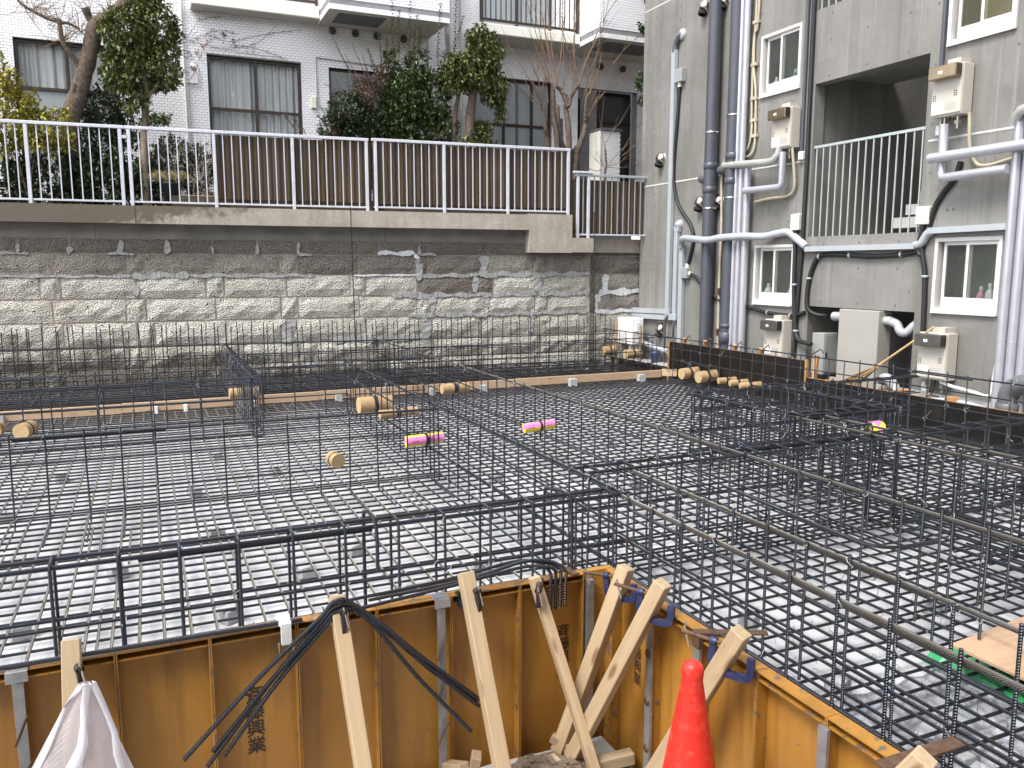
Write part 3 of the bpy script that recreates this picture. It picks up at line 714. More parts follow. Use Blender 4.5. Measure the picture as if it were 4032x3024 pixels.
# balconies
def balcony(x0, x1, yf, zt, rails):
    b = MB().bbox(x0, x1, yf, FY - .002, SOF - .005, zt, .012).build('balcony', 'stucco_cream', apt)
    MB().box(x0 + .03, x1 - .02, yf + .03, FY - .004, SOF - .014, SOF - .0055).build('soffit', 'soffit_paint', b)
    if rails:
        MB().box(x0 + .05, x1 - .02, yf + .05, yf + .09, zt + .06, zt + .11).build('rail', 'bronze_frame', b)
        x = x0 + .06
        while x < x1 - .05:
            MB().box(x - .009, x + .009, yf + .058, yf + .082, zt + .11, zt + 1.1).build('rail_bar', 'bronze_frame', b); x += .115
        MB().box(x1 - .07, x1 - .02, yf + .04, yf + .1, zt, zt + 1.1).build('rail_post', 'bronze_frame', b)
    return b
balcony(1.03, 3.375, 16.86, 7.17, True)
balcony(6.55, 8.915, 16.45, 7.15, True)
# windows
def sash(x0, x1, z0, z1, mull, trans, glass, yy=FY + .09, curtain=None, name='window'):
    f = MB()
    fw = .055
    f.box(x0, x1, yy, yy + .07, z1 - fw, z1); f.box(x0, x1, yy, yy + .07, z0, z0 + fw)
    f.box(x0, x0 + fw, yy, yy + .07, z0 + fw, z1 - fw); f.box(x1 - fw, x1, yy, yy + .07, z0 + fw, z1 - fw)
    for q in mull: f.box(q - .03, q + .03, yy - .004, yy + .066, z0 + fw, z1 - fw)
    if trans: 
        ed = [x0 + fw] + [v for q in mull for v in (q - .03, q + .03)] + [x1 - fw]
        for i in range(0, len(ed), 2): f.box(ed[i], ed[i + 1], yy + .003, yy + .06, trans - .028, trans + .028)
    w = f.build(name, 'bronze_frame', apt)
    ed = [x0 + fw] + [v for q in mull for v in (q - .03, q + .03)] + [x1 - fw]; zs = [z0 + fw] + ([trans - .028, trans + .028] if trans else []) + [z1 - fw]
    for i in range(0, len(ed), 2):
        for k in range(0, len(zs), 2):
            gl = glass[(i // 2) % len(glass)] if isinstance(glass, list) else glass
            if trans and k == 0 and isinstance(glass, tuple): gl = glass[0]
            elif isinstance(glass, tuple): gl = glass[1]
            MB().box(ed[i], ed[i + 1], yy + .03, yy + .036, zs[k], zs[k + 1]).build('pane', gl, w)
    if curtain:
        m = MB(); n = int((x1 - x0) / .02); vs = []; fs = []
        for k in range(n + 1):
            x = x0 + (x1 - x0) * k / n; d = .02 * math.sin(x * 38 + math.sin(x * 7) * 2) 
            vs += [(x, yy + .14 + d, z0), (x, yy + .14 + d, z1 - .03)]
        for k in range(n): fs.append((2 * k, 2 * k + 2, 2 * k + 3, 2 * k + 1))
        m.add(vs, fs, True); m.build('curtain', 'curtain', w)
    return w
sash(-1.91, -.25, 3.9, 6.15, [-1.09], 5.32, ('glass_frosted', 'glass_clear'), curtain=True)
sash(1.29, 3.06, 3.9, 6.18, [2.19], 5.2, 'glass_clear', curtain=True)
sash(3.61, 5.2, 3.9, 6.17, [4.4], None, 'glass_mid')
sash(6.75, 8.66, 3.9, 6.29, [7.5, 8.19], 5.31, 'glass_frosted')
MB().box(7.80, 7.87, FY + .115, FY + .118, 3.95, 6.23).build('glazing_strip', 'glass_mid', apt)
sash(10.04, 10.93, 3.1, 6.27, [], 5.57, 'glass_dark', yy=FY + .3)
MB().box(9.33, 10.04, FY + 1.2, FY + 1.25, 3.1, 6.27).build('dark_recess_sheet', 'black_void', apt)  # black sheet, the dark of the entrance recess put into its colour
sash(6.9, 8.6, 7.22, 9.2, [7.75], None, 'glass_frosted', yy=FY - .075)
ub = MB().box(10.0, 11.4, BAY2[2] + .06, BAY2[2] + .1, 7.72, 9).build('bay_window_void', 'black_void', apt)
sash(10.0, 11.4, 7.70, 9.0, [10.6], None, 'glass_frosted', yy=BAY2[2] - .03)
# entrance pier
pr = MB().box(9.56, 10.07, 16.62, 17.1, 3.09, 5.2).build('entrance_pier', 'grout', apt)
tp = MB(); tile_field(tp, 9.56, 10.07, 3.1, 5.2, [], lambda u, z, d: (u, 16.61 + d, z)); tp.build('pier_tiles', 'tile_white', pr)['kind'] = 'stuff'
MB().box(9.535, 9.559, 16.6, 17.1, 3.09, 5.2).build('pier_edge', 'stucco_cream', pr)
MB().bbox(9.53, 10.1, 16.58, 17.12, 5.2, 5.26, .006).build('pier_cap', 'hatch_metal', pr)
# vents and pipes on the facade
for (x, z) in ((3.70, 6.86), (4.17, 6.86), (4.62, 6.86), (5.18, 6.86), (9.9, 6.75), (10.5, 6.75)):
    MB().lathe([(.075, 0), (.075, .05), (.058, .055), (.055, .02), (0, .02)], (x, FY, z), (0, -1, 0), 16).build('wall_vent', 'hatch_metal', apt)
def on(x, z, d=.03): return (x, FY - d, z)
MB().tube([on(.87, 8.9), on(.88, 4.0)], .026, 8).build('downpipe', 'frame_white', apt)
MB().tube([on(.88, 5.62), on(1.10, 5.62), on(1.11, 5.66), on(1.11, 5.90), on(1.06, 5.93)], .018, 8).build('branch_pipe', 'frame_white', apt)
MB().lathe([(.07, 0), (.07, .02), (.045, .025), (0, .025)], (1.05, FY, 5.93), (0, -1, 0), 16).build('pipe_rose', 'steel_band', apt)
MB().tube([on(3.34, 5.44), on(3.34, 6.30), on(3.36, 6.32), on(4.9, 6.27)], .02, 6).build('cable_trunking', 'frame_white', apt)
MB().bbox(3.23, 3.33, FY - .07, FY, 5.32, 5.54, .008).build('junction_box', 'box_cream', apt)
MB().tube([on(6.18, 9.2, .07), on(6.18, 3.8, .07)], .055, 10).build('downpipe', 'frame_white', apt)
MB().tube([on(6.45, 9.2, .05), on(6.45, 3.8, .05)], .03, 8).build('downpipe', 'frame_white', apt)
MB().tube(bez([(5.85, FY - .9, SOF), (5.85, FY - .85, SOF - .12), (5.95, FY - .6, SOF - .2), (6.14, FY - .1, SOF - .22)]), .05, 10).build('bend_pipe', 'frame_white', apt)
MB().tube([on(9.12, 5.0), on(9.12, 6.0)], .014, 6).build('cable_trunking', 'frame_white', apt)
MB().lathe([(.075, 0), (.07, .04), (.03, .06), (0, .06)], (9.0, FY, 6.0), (0, -1, 0), 14).build('wall_lamp', 'steel_band', apt)

# ------------------------------------------------------------------ cast concrete building on the right (faces -X)
XW = 9.35
bld = thing('concrete_building', 'grey cast concrete apartment block with tie holes, stair opening and small white windows', 'building', (XW, 10, 0))
BH = [(7.86, 9.85, 2.61, 4.87), (7.86, 9.90, 5.93, 8.6), (7.83, 9.77, .30, 1.555), (10.16, 11.07, 4.875, 5.84), (10.10, 11.03, 1.535, 2.51), (6.65, 7.57, 1.565, 2.52), (6.71, 7.61, 4.88, 5.85)]
m = MB()
for a, b, c, d in wall_cells(3.0, 14.58, -.3, 9.2, BH): m.box(XW, XW + .2, a, b, c, d)
m.build('wall', 'cast_concrete', bld)
MB().box(XW + .201, 15, 14.38, 14.58, -.3, 9.2).build('end_wall', 'cast_concrete', bld)
# light construction joints
for (a, b) in ((9.93, 14.575), (6.2, 7.80)):
    MB().add([(XW - .001, a, 3.745), (XW - .001, b, 3.745), (XW - .007, b, 3.752), (XW - .007, a, 3.752), (XW - .007, b, 3.770), (XW - .007, a, 3.770), (XW - .001, b, 3.778), (XW - .001, a, 3.778)], [(0, 3, 2, 1), (3, 5, 4, 2), (5, 7, 6, 4)]).build('joint_band', 'joint_groove', bld)
MB().box(XW - .004, XW + .001, 10.8, 14.575, 7.135, 7.16).build('joint_band', 'joint_groove', bld)
TIES = [(14.53,7.33),(13.38,6.95),(14.14,6.95),(14.52,6.96),(13.37,6.70),(14.14,6.70),(14.52,6.71),(13.37,6.20),(14.12,6.21),(14.51,6.21),(11.10,6.20),(11.16,5.46),(14.50,5.47),(14.11,5.47),(11.07,4.71),(14.48,4.72),(14.10,4.72),(13.33,4.72),(13.32,3.96),(14.09,3.97),(14.46,3.97),(14.46,3.59),(14.08,3.59),(13.32,3.59),(14.46,3.34),(14.07,3.34),(11.05,3.60),(11.04,3.35),(11.04,2.86),(13.31,3.35),(14.44,2.10),(14.07,2.10),(14.45,1.73),(14.07,1.74),(14.45,1.34),(14.06,1.35),(11.09,2.11),(11.02,1.37),(9.58,5.82),(8.90,5.45),(9.58,5.45),(8.20,5.45),(8.20,4.96),(8.89,4.95),(9.58,4.94),(7.78,5.45),(7.48,4.71),(7.40,4.71),(7.77,4.71),(6.67,4.70),(6.65,3.96),(7.76,3.97),(7.74,3.36),(10.33,4.71),(9.91,3.97),(9.52,2.49),(8.84,2.50),(8.16,2.50),(9.52,2.13),(8.83,2.13),(8.15,2.13),(9.51,1.63),(8.82,1.63),(8.15,1.63),(7.45,2.87),(7.36,2.87),(10.29,2.87),(7.72,1.40),(7.94,1.83)]
th_me = MB().lathe([(.019, .0005), (.013, .0025), (0, .0025)], (0, 0, 0), (-1, 0, 0), 10).mesh('tie_hole', 'tie_hole')
for (y, z) in TIES:
    o = bpy.data.objects.new('tie_hole', th_me); COL.objects.link(o); o.parent = bld; o.location = (0, y - 10, z)
# stair recess
sr = MB(); a, b, c, d = BH[0]
sr.box(XW + .2, 12.2, b + .05, b + .25, 2.3, 8.9); sr.box(XW + .2, 12.2, a - .25, a - .05, 2.3, 8.9); sr.box(12.2, 12.4, a - .25, b + .25, 2.3, 8.9)
sr.box(XW + .2, 12.2, a - .05, b + .05, 2.40, 2.60); sr.box(XW + .2, 10.9, a - .05, b + .05, 5.0, 5.2); sr.box(XW + .2, 12.2, a - .05, b + .05, 8.7, 8.9)
sr.build('stair_well', 'cast_concrete', bld)
for k in range(6):
    z = 2.72 + k * .20; x = 10.15 + k * .24
    MB().box(x, x + .34, 7.95, 9.0 - .02 * k, z, z + .15).build('stair_tread', 'concrete_patch', bld)
MB().beam((9.62, 7.93, 3.3), (11.2, 7.93, 4.55), .04, .05).build('stair_handrail', 'rail_green_grey', bld)
# railing across the stair openings
def stair_rail(y0, y1, z0, z1, n):
    t = thing('stair_railing', None, 'railing', (XW + .04, y0, z0), group='stair railings on the concrete building')
    MB().box(XW + .03, XW + .055, y0, y1, z1 - .025, z1 + .012).build('top_rail', 'rail_green_grey', t)
    for k in range(n):
        y = y0 + .05 + (y1 - y0 - .1) * k / (n - 1)
        MB().box(XW + .036, XW + .050, y - .009, y + .009, z0, z1 - .025).build('baluster', 'rail_green_grey', t)
    return t
stair_rail(7.87, 9.84, 2.61, 3.955, 15)['label'] = 'grey-green metal railing across the dark stair opening'
stair_rail(7.87, 9.89, 5.93, 7.2, 15)['label'] = 'grey-green metal railing at the top edge, in the upper stair opening'
# lower recess
lr = MB(); a, b, c, d = BH[2]
lr.box(XW + .2, 11.2, b + .002, b + .2, -.2, 1.75); lr.box(XW + .2, 11.2, a - .2, a - .002, -.2, 1.75); lr.box(11.2, 11.4, a, b, -.2, 1.75); lr.box(XW + .2, 11.2, a, b, 1.60, 1.75); lr.box(XW + .2, 11.2, a, b, .2, .32)
lr.build('meter_recess', 'cast_concrete', bld)
MB().box(XW + .9, XW + .93, 7.85, 9.75, .32, 1.59).build('recess_panel', 'concrete_dark', bld)
MB().box(XW - .06, XW - .002, 3.2, 9.2, .43, .52).build('base_kerb', 'paving_concrete', bld)
# windows with white sliding sashes
def bwin(y0, y1, z0, z1, glass, items):
    w = MB(); X = XW
    t = .045
    for (q0, q1, r0, r1) in ((y0, y1, z1 - t, z1), (y0, y1, z0, z0 + t + .02), (y0, y0 + t, z0 + t + .02, z1 - t), (y1 - t, y1, z0 + t + .02, z1 - t)):
        w.box(X - .028, X + .09, q0, q1, r0, r1)
    w = w.build('window', 'frame_white', bld)
    MB().box(X - .045, X - .0285, y0 + .01, y1 - .01, z0 - .004, z0 + .028).build('sill', 'frame_white', w)
    ym = (y0 + y1) / 2
    for (q0, q1, xo) in ((ym - .025, y1 - t - .05, .03), (y0 + t, ym + .03, .002)):
        s = MB(); q = .04; zb, zt = z0 + t + .02, z1 - t
        s.box(X + xo, X + xo + .026, q0, q1, zt - q - .01, zt); s.box(X + xo, X + xo + .026, q0, q1, zb, zb + .14)
        s.box(X + xo, X + xo + .026, q0, q0 + q, zb + .14, zt - q - .01); s.box(X + xo, X + xo + .026, q1 - q, q1, zb + .14, zt - q - .01)
        s = s.build('sash', 'frame_white', w)
        MB().box(X + xo + .009, X + xo + .015, q0 + q, q1 - q, zb + .14, zt - q - .01).build('pane', glass, s)
    rm = MB(); A, B_, C_, D_ = y0 + t, y1 - t, z0 + t, z1 - t
    rm.box(X + .60, X + .62, A - .2, B_ + .2, C_ - .2, D_ + .2); rm.box(X + .201, X + .60, A - .22, A - .2, C_ - .2, D_ + .2); rm.box(X + .201, X + .60, B_ + .2, B_ + .22, C_ - .2, D_ + .2)
    rm.box(X + .201, X + .60, A - .2, B_ + .2, D_ + .2, D_ + .22); rm.box(X + .201, X + .60, A - .2, B_ + .2, C_ - .22, C_ - .2)
    rm.build('room', 'room_lit_tint' if glass == 'glass_amber' else 'room_wall', w)
    sh = MB().box(X + .092, X + .22, A, B_, C_ + .02, C_ + .05).build('inner_sill', 'frame_white', w)
    return w
def on_sill(label, cat, y, z, h, r, mats):
    t = thing('bottle', label, cat, (XW + .14, y, z), group='bottles behind the window panes')
    MB().lathe([(0, 0), (r, 0), (r, h * .6), (r * .75, h * .72), (r * .35, h * .80)], (XW + .14, y, z), n=12).build('body', mats[0], t)
    MB().lathe([(r * .35, h * .80), (r * .42, h * .82), (r * .42, h), (0, h)], (XW + .14, y, z), n=10).build('cap', mats[1], t)
bwin(*BH[3], 'glass_wired', None); bwin(*BH[4], 'glass_wired', None); bwin(*BH[5], 'glass_wired', None); bwin(*BH[6], 'glass_amber', None)
on_sill('pale bottle behind the left pane of the upper-left window', 'bottle', 10.86, 4.925, .26, .06, ('bottle_white', 'bottle_white')); on_sill('teal bottle behind the right pane of the upper-left window', 'bottle', 10.44, 4.925, .30, .045, ('bottle_teal', 'bottle_white')); on_sill('pink bottle behind the right pane of the upper-left window', 'bottle', 10.32, 4.925, .27, .05, ('bottle_pink', 'bottle_white'))
on_sill('white roll-shaped bottle behind the left pane of the lower-left window', 'bottle', 10.83, 1.585, .30, .07, ('bottle_white', 'bottle_white')); on_sill('white bottle behind the right pane of the lower-left window', 'bottle', 10.32, 1.585, .26, .05, ('bottle_white', 'bottle_white'))
on_sill('pink-labelled bottle behind the right pane of the lower-right window', 'bottle', 7.0, 1.615, .30, .045, ('bottle_pink', 'bottle_white')); on_sill('white bottle behind the right pane of the lower-right window', 'bottle', 6.88, 1.615, .34, .05, ('bottle_white', 'bottle_white')); on_sill('yellowish jar at the edge of the lower-right window', 'jar', 6.78, 1.615, .2, .05, ('tape_yellow', 'bottle_white'))
# ------------------------------------------------------------------ pipes and cables on the concrete wall
def pipe(name, label, cat, pts, r, mat, n=14, group=None, smooth=False):
    P = bez(pts) if smooth else pts
    o = MB().tube(P, r, n).build(name, mat, None, tuple(P[-1])); return tag(o, label, cat, group)
def band(parent, y, z, r, x=9.2, w=.03):
    MB().lathe([(r + .001, -w / 2), (r + .006, -w / 2), (r + .006, w / 2), (r + .001, w / 2)], (x, y, z), (0, 0, 1), 18).build('clamp_band', 'steel_band', parent)
    MB().tube([(x + .02, y - r - .01, z), (x + .02, y - r - .06, z - .005)], .008, 6).build('clamp_screw', 'steel_band', parent)
    MB().tube([(x + r * .6, y, z), (XW, y, z)], .009, 6).build('clamp_stud', 'steel_band', parent)
def collar(parent, y, z, r, h, x=9.2, mat='pvc_dark'):
    MB().lathe([(r, -h / 2 - .006), (r + .010, -h / 2), (r + .010, h / 2), (r, h / 2 + .006)], (x, y, z), (0, 0, 1), 20).build('socket', mat, parent)
def bigpipe(label, y, ztop, zbot, tee_z, tee_y, bands, r=.115):
    t = thing('drain_pipe', label, 'pipe', (9.2, y, zbot), group='dark drain pipes on the concrete wall')
    MB().tube([(9.2, y, zbot), (9.2, y, ztop)], r, 20).build('pipe', 'pvc_dark', t)
    for z in bands: band(t, y, z, r)
    collar(t, y, tee_z + .19, r, .10); collar(t, y, tee_z - .22, r, .10)
    MB().tube([(9.2, y, tee_z), (9.22, y + .14, tee_z), (9.24, tee_y - .03, tee_z), (9.30, tee_y + .02, tee_z), (9.349, tee_y + .03, tee_z)], .075, 14).build('branch', 'pvc_grey', t)
    return t
bigpipe('thick dark grey drain pipe, left of the two, right of the hanging black cable', 12.12, 9.2, .30, 3.72, 12.45, [4.48, 3.18])
t5 = bigpipe('thick dark grey drain pipe, right of the two, next to the silver pipes', 11.53, 9.2, .30, 3.82, 11.92, [4.68, 3.32])
collar(t5, 11.53, 1.14, .115, .06); collar(t5, 11.53, .93, .115, .18)
def silver(name, label, y, z0, z1, r, x=9.22, bands=(), mat='lagging_silver', n=12):
    t = thing(name, label, 'pipe', (x, y, z0), group='silver lagged pipes')
    MB().tube([(x, y, z0), (x, y, z1)], r, n).build('pipe', mat, t)
    for z in bands: MB().lathe([(r, -.004), (r + .003, -.002), (r + .003, .002), (r, .004)], (x, y, z), (0, 0, 1), n).build('lagging_seam', 'lagging_warm', t)
    return t
silver('lagged_pipe', 'slim silver pipe touching the right-hand dark drain pipe', 11.43, .3, 9.2, .052, bands=(5.5, 4.8, 3.3, 2.2))
silver('lagged_pipe', 'slim silver pipe between its two silver neighbours left of the white window', 11.305, .3, 9.2, .052, bands=(5.5, 4.8, 3.3, 2.1, .95))
silver('lagged_pipe', 'shorter silver pipe starting mid-wall, right of the silver pair', 11.15, .3, 3.78, .062, bands=(3.55, 2.3, 1.05))
def run(name, label, pts, r, mat, caps=True, n=12):
    t = MB().tube(pts, r, n).build(name, mat, None, tuple(pts[0])); return tag(t, label, 'pipe', 'silver lagged pipes')
run('lagged_pipe', 'horizontal silver pipe crossing the dark drain pipe below the upper-left heater', [(9.12, 11.65, 3.865), (9.12, 10.55, 3.80), (9.13, 10.44, 3.82), (9.15, 10.36, 3.90), (9.16, 10.35, 4.0)], .058, 'lagging_warm')
run('lagged_pipe', 'bent silver pipe dropping from the upper-left heater and turning left', [(9.15, 10.26, 3.92), (9.15, 10.25, 3.45), (9.14, 10.29, 3.40), (9.13, 10.36, 3.39), (9.12, 11.10, 3.40)], .054, 'lagging_silver')
silver('lagged_pipe', 'tall silver pipe at far right, leftmost of three', 6.47, .3, 3.9, .058, 9.2, (2.1, 1.3))
silver('lagged_pipe', 'tall silver pipe at far right, middle one of three', 6.335, .3, 9.2, .058, 9.2, (3.3, 1.28))
silver('lagged_pipe', 'tall silver pipe at far right, rightmost of three by the picture edge', 6.20, .3, 9.2, .060, 9.2, (3.25, 1.27))
run('lagged_pipe', 'long horizontal silver pipe below the upper-right heater', [(9.08, 7.54, 3.50), (9.08, 5.6, 3.52)], .062, 'lagging_silver')
run('lagged_pipe', 'silver pipe under the upper-right heater turning right in an L', [(9.15, 7.42, 3.90), (9.15, 7.41, 3.30), (9.13, 7.37, 3.25), (9.12, 7.30, 3.25), (9.12, 6.52, 3.27)], .056, 'lagging_silver')
run('lagged_pipe', 'short silver pipe end reaching in at the right picture edge', [(9.15, 6.48, 3.83), (9.13, 6.42, 3.90), (9.12, 6.3, 3.92), (9.12, 5.6, 3.93)], .062, 'lagging_warm')
# pale grey duct covers
def duct(label, pts, w=.115, cap=None):
    t = thing('cable_duct', label, 'duct', pts[-1], group='pale grey duct covers')
    for i, (p, q) in enumerate(zip(pts[:-1], pts[1:])):
        MB().beam(p, q, .07 if abs(q[2] - p[2]) > abs(q[1] - p[1]) else w, w if abs(q[2] - p[2]) > abs(q[1] - p[1]) else .07, (0, 1, 0) if abs(q[2] - p[2]) > abs(q[1] - p[1]) else (1, 0, 0)).build('duct_cover', 'duct_grey', t)
        if i:
            x, y, z = p; MB().bbox(x - .041, x + .035, y - .066, y + .066, z - .066, z + .066, .012).build('elbow_cover', 'duct_grey', t)
    if cap:
        x, y, z = pts[0]
        MB().tube(bez([(x, y, z - .02), (x - .005, y - .03, z + .1), (x - .01, y - .12, z + .22), (XW - .02, y - .17, z + .26)]), [.055] * 10 + [.05] * 9, 10).build('flex_spout', 'pvc_grey', t)
        MB().lathe([(.105, 0), (.10, .03), (.06, .06), (0, .065)], (XW, y - .17, z + .24), (-1, 0, 0), 16).build('cowl', 'duct_grey', t)
    return t
duct('tall pale grey duct with a hooded top, nearest the left corner of the concrete wall', [(9.3, 13.45, 6.18), (9.3, 13.45, 1.28), (9.3, 14.72, 1.255)], cap=True)
d2 = duct('shorter pale grey duct with a round cap beside the tall one', [(9.3, 13.21, 2.86), (9.3, 13.21, 1.19), (9.3, 14.72, 1.155)])
MB().lathe([(.095, 0), (.09, .03), (.055, .09), (0, .10)], (XW, 13.19, 2.95), (-1, 0, 0), 16).build('cowl', 'duct_grey', d2)
MB().box(9.26, 9.33, 13.13, 13.27, 2.82, 2.95).build('elbow_cover', 'duct_grey', d2)
duct('pale grey duct dropping from the wavy duct to the ground', [(9.3, 13.03, 2.53), (9.3, 13.02, .28)])
wv = thing('wavy_duct', 'pale grey wavy duct running right across the drain pipes under the stair opening', 'duct', (9.2, 9.75, 2.43))
MB().tube(bez([(9.28, 13.03, 2.52), (9.24, 12.98, 2.62), (9.16, 12.8, 2.68), (9.06, 12.3, 2.65), (9.02, 11.9, 2.62), (9.03, 11.55, 2.65), (9.12, 11.1, 2.66), (9.22, 10.7, 2.645), (9.27, 10.45, 2.68), (9.28, 10.2, 2.69), (9.28, 10.0, 2.58), (9.28, 9.8, 2.46)]), .060, 10).build('flexible_duct', 'duct_grey', wv)
MB().beam((9.30, 9.80, 2.425), (9.30, 7.83, 2.425), .075, .115, (1, 0, 0)).build('duct_cover', 'duct_grey', wv)
MB().tube(bez([(9.30, 7.86, 2.43), (9.30, 7.76, 2.46), (9.30, 7.68, 2.57), (9.30, 7.6, 2.61)]), .055, 10).build('flexible_duct', 'duct_grey', wv)
MB().beam((9.30, 7.64, 2.615), (9.30, 6.5, 2.625), .075, .115, (1, 0, 0)).build('duct_cover', 'duct_grey', wv)
# black conduits
CX = 9.315
cb = thing('black_conduit', 'slack black cable hanging from a small grey box near the wall corner', 'cable', (CX, 12.87, 2.05))
MB().tube(bez([(CX, 13.28, 5.56), (CX, 13.33, 4.9), (CX, 13.40, 4.2), (CX, 13.38, 3.7), (CX, 13.2, 3.3), (CX, 12.85, 2.97), (CX, 12.71, 2.7), (CX, 12.78, 2.4), (CX, 12.87, 2.18)]), .032, 8).build('cable', 'cable_black', cb)
MB().tube(bez([(CX, 12.82, 2.03), (CX, 12.6, 1.97), (CX, 12.39, 1.83), (CX, 11.85, 1.55), (CX, 11.5, 1.5), (CX, 11.1, 1.48), (CX, 10.63, 1.41), (CX, 10.09, 1.39), (CX, 9.80, 1.45)]), .032, 8).build('cable', 'cable_black', cb)
MB().bbox(9.24, XW, 13.13, 13.36, 5.56, 5.80, .008).build('junction_box', 'box_grey', cb)
MB().bbox(9.24, XW, 12.80, 12.98, 1.94, 2.14, .008).build('junction_box', 'box_grey', cb)
MB().tube([(CX, 12.87, 2.14), (CX, 12.87, 2.22)], .042, 8).build('gland', 'box_cream', cb); MB().tube([(CX, 12.80, 2.03), (CX, 12.74, 2.02)], .042, 8).build('gland', 'box_cream', cb); MB().tube([(CX, 13.28, 5.48), (CX, 13.28, 5.57)], .042, 8).build('gland', 'box_cream', cb)
for (y, z) in ((10.63, 1.41), (10.1, 1.39)): MB().lathe([(.034, -.012), (.04, -.012), (.04, .012), (.034, .012)], (CX, y, z), (0, 1, 0), 10).build('saddle_clip', 'duct_grey', cb)
c1 = thing('black_conduit', 'straight black conduit falling past the left edge of the stair opening', 'cable', (CX, 9.97, .7))
MB().tube([(CX, 9.93, 9.2), (CX, 9.91, 3.5), (CX, 9.92, 2.5), (CX, 9.97, 1.5), (CX, 9.99, .75)], .034, 8).build('cable', 'cable_black', c1)
c2 = thing('black_conduit', 'black conduit from the cream box curving down into the small grey cabinet', 'cable', (CX, 9.54, .98))
MB().tube(bez([(CX - .03, 10.07, 2.72), (CX - .03, 10.04, 2.4), (CX - .03, 10.02, 1.8), (CX - .03, 9.95, 1.2), (CX - .05, 9.85, 1.03), (CX - .06, 9.68, .99), (CX - .06, 9.56, .98)]), .034, 8).build('cable', 'cable_black', c2)
MB().bbox(9.26, XW, 9.97, 10.15, 2.72, 2.97, .01).build('junction_box', 'box_cream', c2)
for z in (1.88, 1.16): MB().lathe([(.036, -.015), (.043, -.015), (.043, .015), (.036, .015)], (CX - .03, 10.02 if z > 1.5 else 9.94, z), (0, 0, 1), 10).build('saddle_clip', 'duct_grey', c2)
c3 = thing('black_conduit', 'sagging black conduit looping above the cream cabinet', 'cable', (CX, 9.53, 1.42))
MB().tube(bez([(CX, 7.74, 2.44), (CX, 7.82, 2.36), (CX, 8.07, 2.32), (CX, 8.55, 2.30), (CX, 8.96, 2.32), (CX, 9.4, 2.335), (CX, 9.60, 2.28), (CX, 9.72, 2.03), (CX, 9.765, 1.74), (CX, 9.74, 1.52), (CX + .06, 9.62, 1.43), (CX + .16, 9.50, 1.42)]), .034, 8).build('cable', 'cable_black', c3)
for (y, z, ax) in ((8.07, 2.32, (0, 1, 0)), (8.96, 2.32, (0, 1, 0)), (9.55, 2.31, (0, 1, 0)), (9.74, 1.98, (0, 0, 1))): MB().lathe([(.036, -.015), (.043, -.015), (.043, .015), (.036, .015)], (CX, y, z), ax, 10).build('saddle_clip', 'duct_grey', c3)
c4 = thing('black_conduit', 'black conduit descending beside the lower-right window into the lower-right heater', 'cable', (CX, 7.63, 1.35))
MB().tube(bez([(CX, 7.28, 3.45), (CX, 7.35, 3.25), (CX, 7.49, 3.09), (CX, 7.61, 2.9), (CX, 7.72, 2.52), (CX, 7.76, 2.40), (CX, 7.68, 2.03), (CX, 7.65, 1.35), (CX, 7.65, 1.2)]), .034, 8).build('cable', 'cable_black', c4)
MB().tube(bez([(CX - .02, 7.74, 2.70), (CX - .02, 7.80, 2.4), (CX - .02, 7.76, 2.3)]), .03, 8).build('cable', 'cable_black', c4)
MB().bbox(9.26, XW, 7.65, 7.85, 2.70, 2.93, .01).build('junction_box', 'box_cream', c4)
MB().lathe([(.036, -.015), (.043, -.015), (.043, .015), (.036, .015)], (CX, 7.68, 2.03), (0, 0, 1), 10).build('saddle_clip', 'duct_grey', c4)
pipe('thin_conduit', 'thin grey conduit left of the stair opening beside the black one', 'pipe', [(9.32, 10.06, 9.2), (9.32, 10.04, 3.8)], .028, 'pvc_dark', 8)
pipe('thin_conduit', 'thin grey conduit dropping onto the upper-right heater', 'pipe', [(9.32, 7.67, 9.2), (9.32, 7.66, 4.6)], .028, 'pvc_dark', 8)
tb = thing('beige_tube', 'pair of beige tubes weaving down beside the upper-left window', 'pipe', (9.3, 11.2, 3.9))
MB().tube(bez([(9.31, 11.20, 9.2), (9.31, 11.20, 6.33), (9.31, 11.24, 5.7), (9.31, 11.22, 4.7), (9.31, 11.20, 4.43), (9.31, 11.26, 4.15), (9.31, 11.45, 4.02)]), .02, 8).build('tube', 'tube_beige', tb)
MB().tube(bez([(9.31, 11.13, 9.2), (9.31, 11.14, 6.32), (9.31, 11.22, 5.9), (9.31, 11.21, 5.4), (9.31, 11.14, 5.0), (9.31, 11.11, 4.4), (9.31, 11.14, 4.06), (9.31, 11.35, 3.97), (9.31, 11.65, 3.98)]), .02, 8).build('tube', 'tube_beige', tb)
for (y, z) in ((11.19, 6.1), (11.2, 5.44), (11.17, 4.9), (11.16, 4.55), (11.13, 4.3)): MB().box(9.285, 9.335, y - .07, y + .07, z - .025, z + .025).build('saddle_clip', 'tube_beige', tb)
tb = thing('beige_tube', 'beige tube running down between the two dark drain pipes', 'pipe', (9.3, 11.88, .3))
MB().tube(bez([(9.31, 11.70, 4.0), (9.31, 11.86, 4.0), (9.31, 11.92, 3.85), (9.31, 11.94, 3.6), (9.31, 11.90, 2.8), (9.31, 11.91, 2.1), (9.31, 11.88, .3)]), .022, 8).build('tube', 'tube_beige', tb)
for z in (1.72, 1.0): MB().box(9.28, 9.34, 11.86, 11.93, z - .06, z + .06).build('saddle_clip', 'steel_rust', tb)
tb = thing('beige_tube', 'beige gas tube bending right below the upper-left heater', 'pipe', (9.3, 10.9, 3.3))
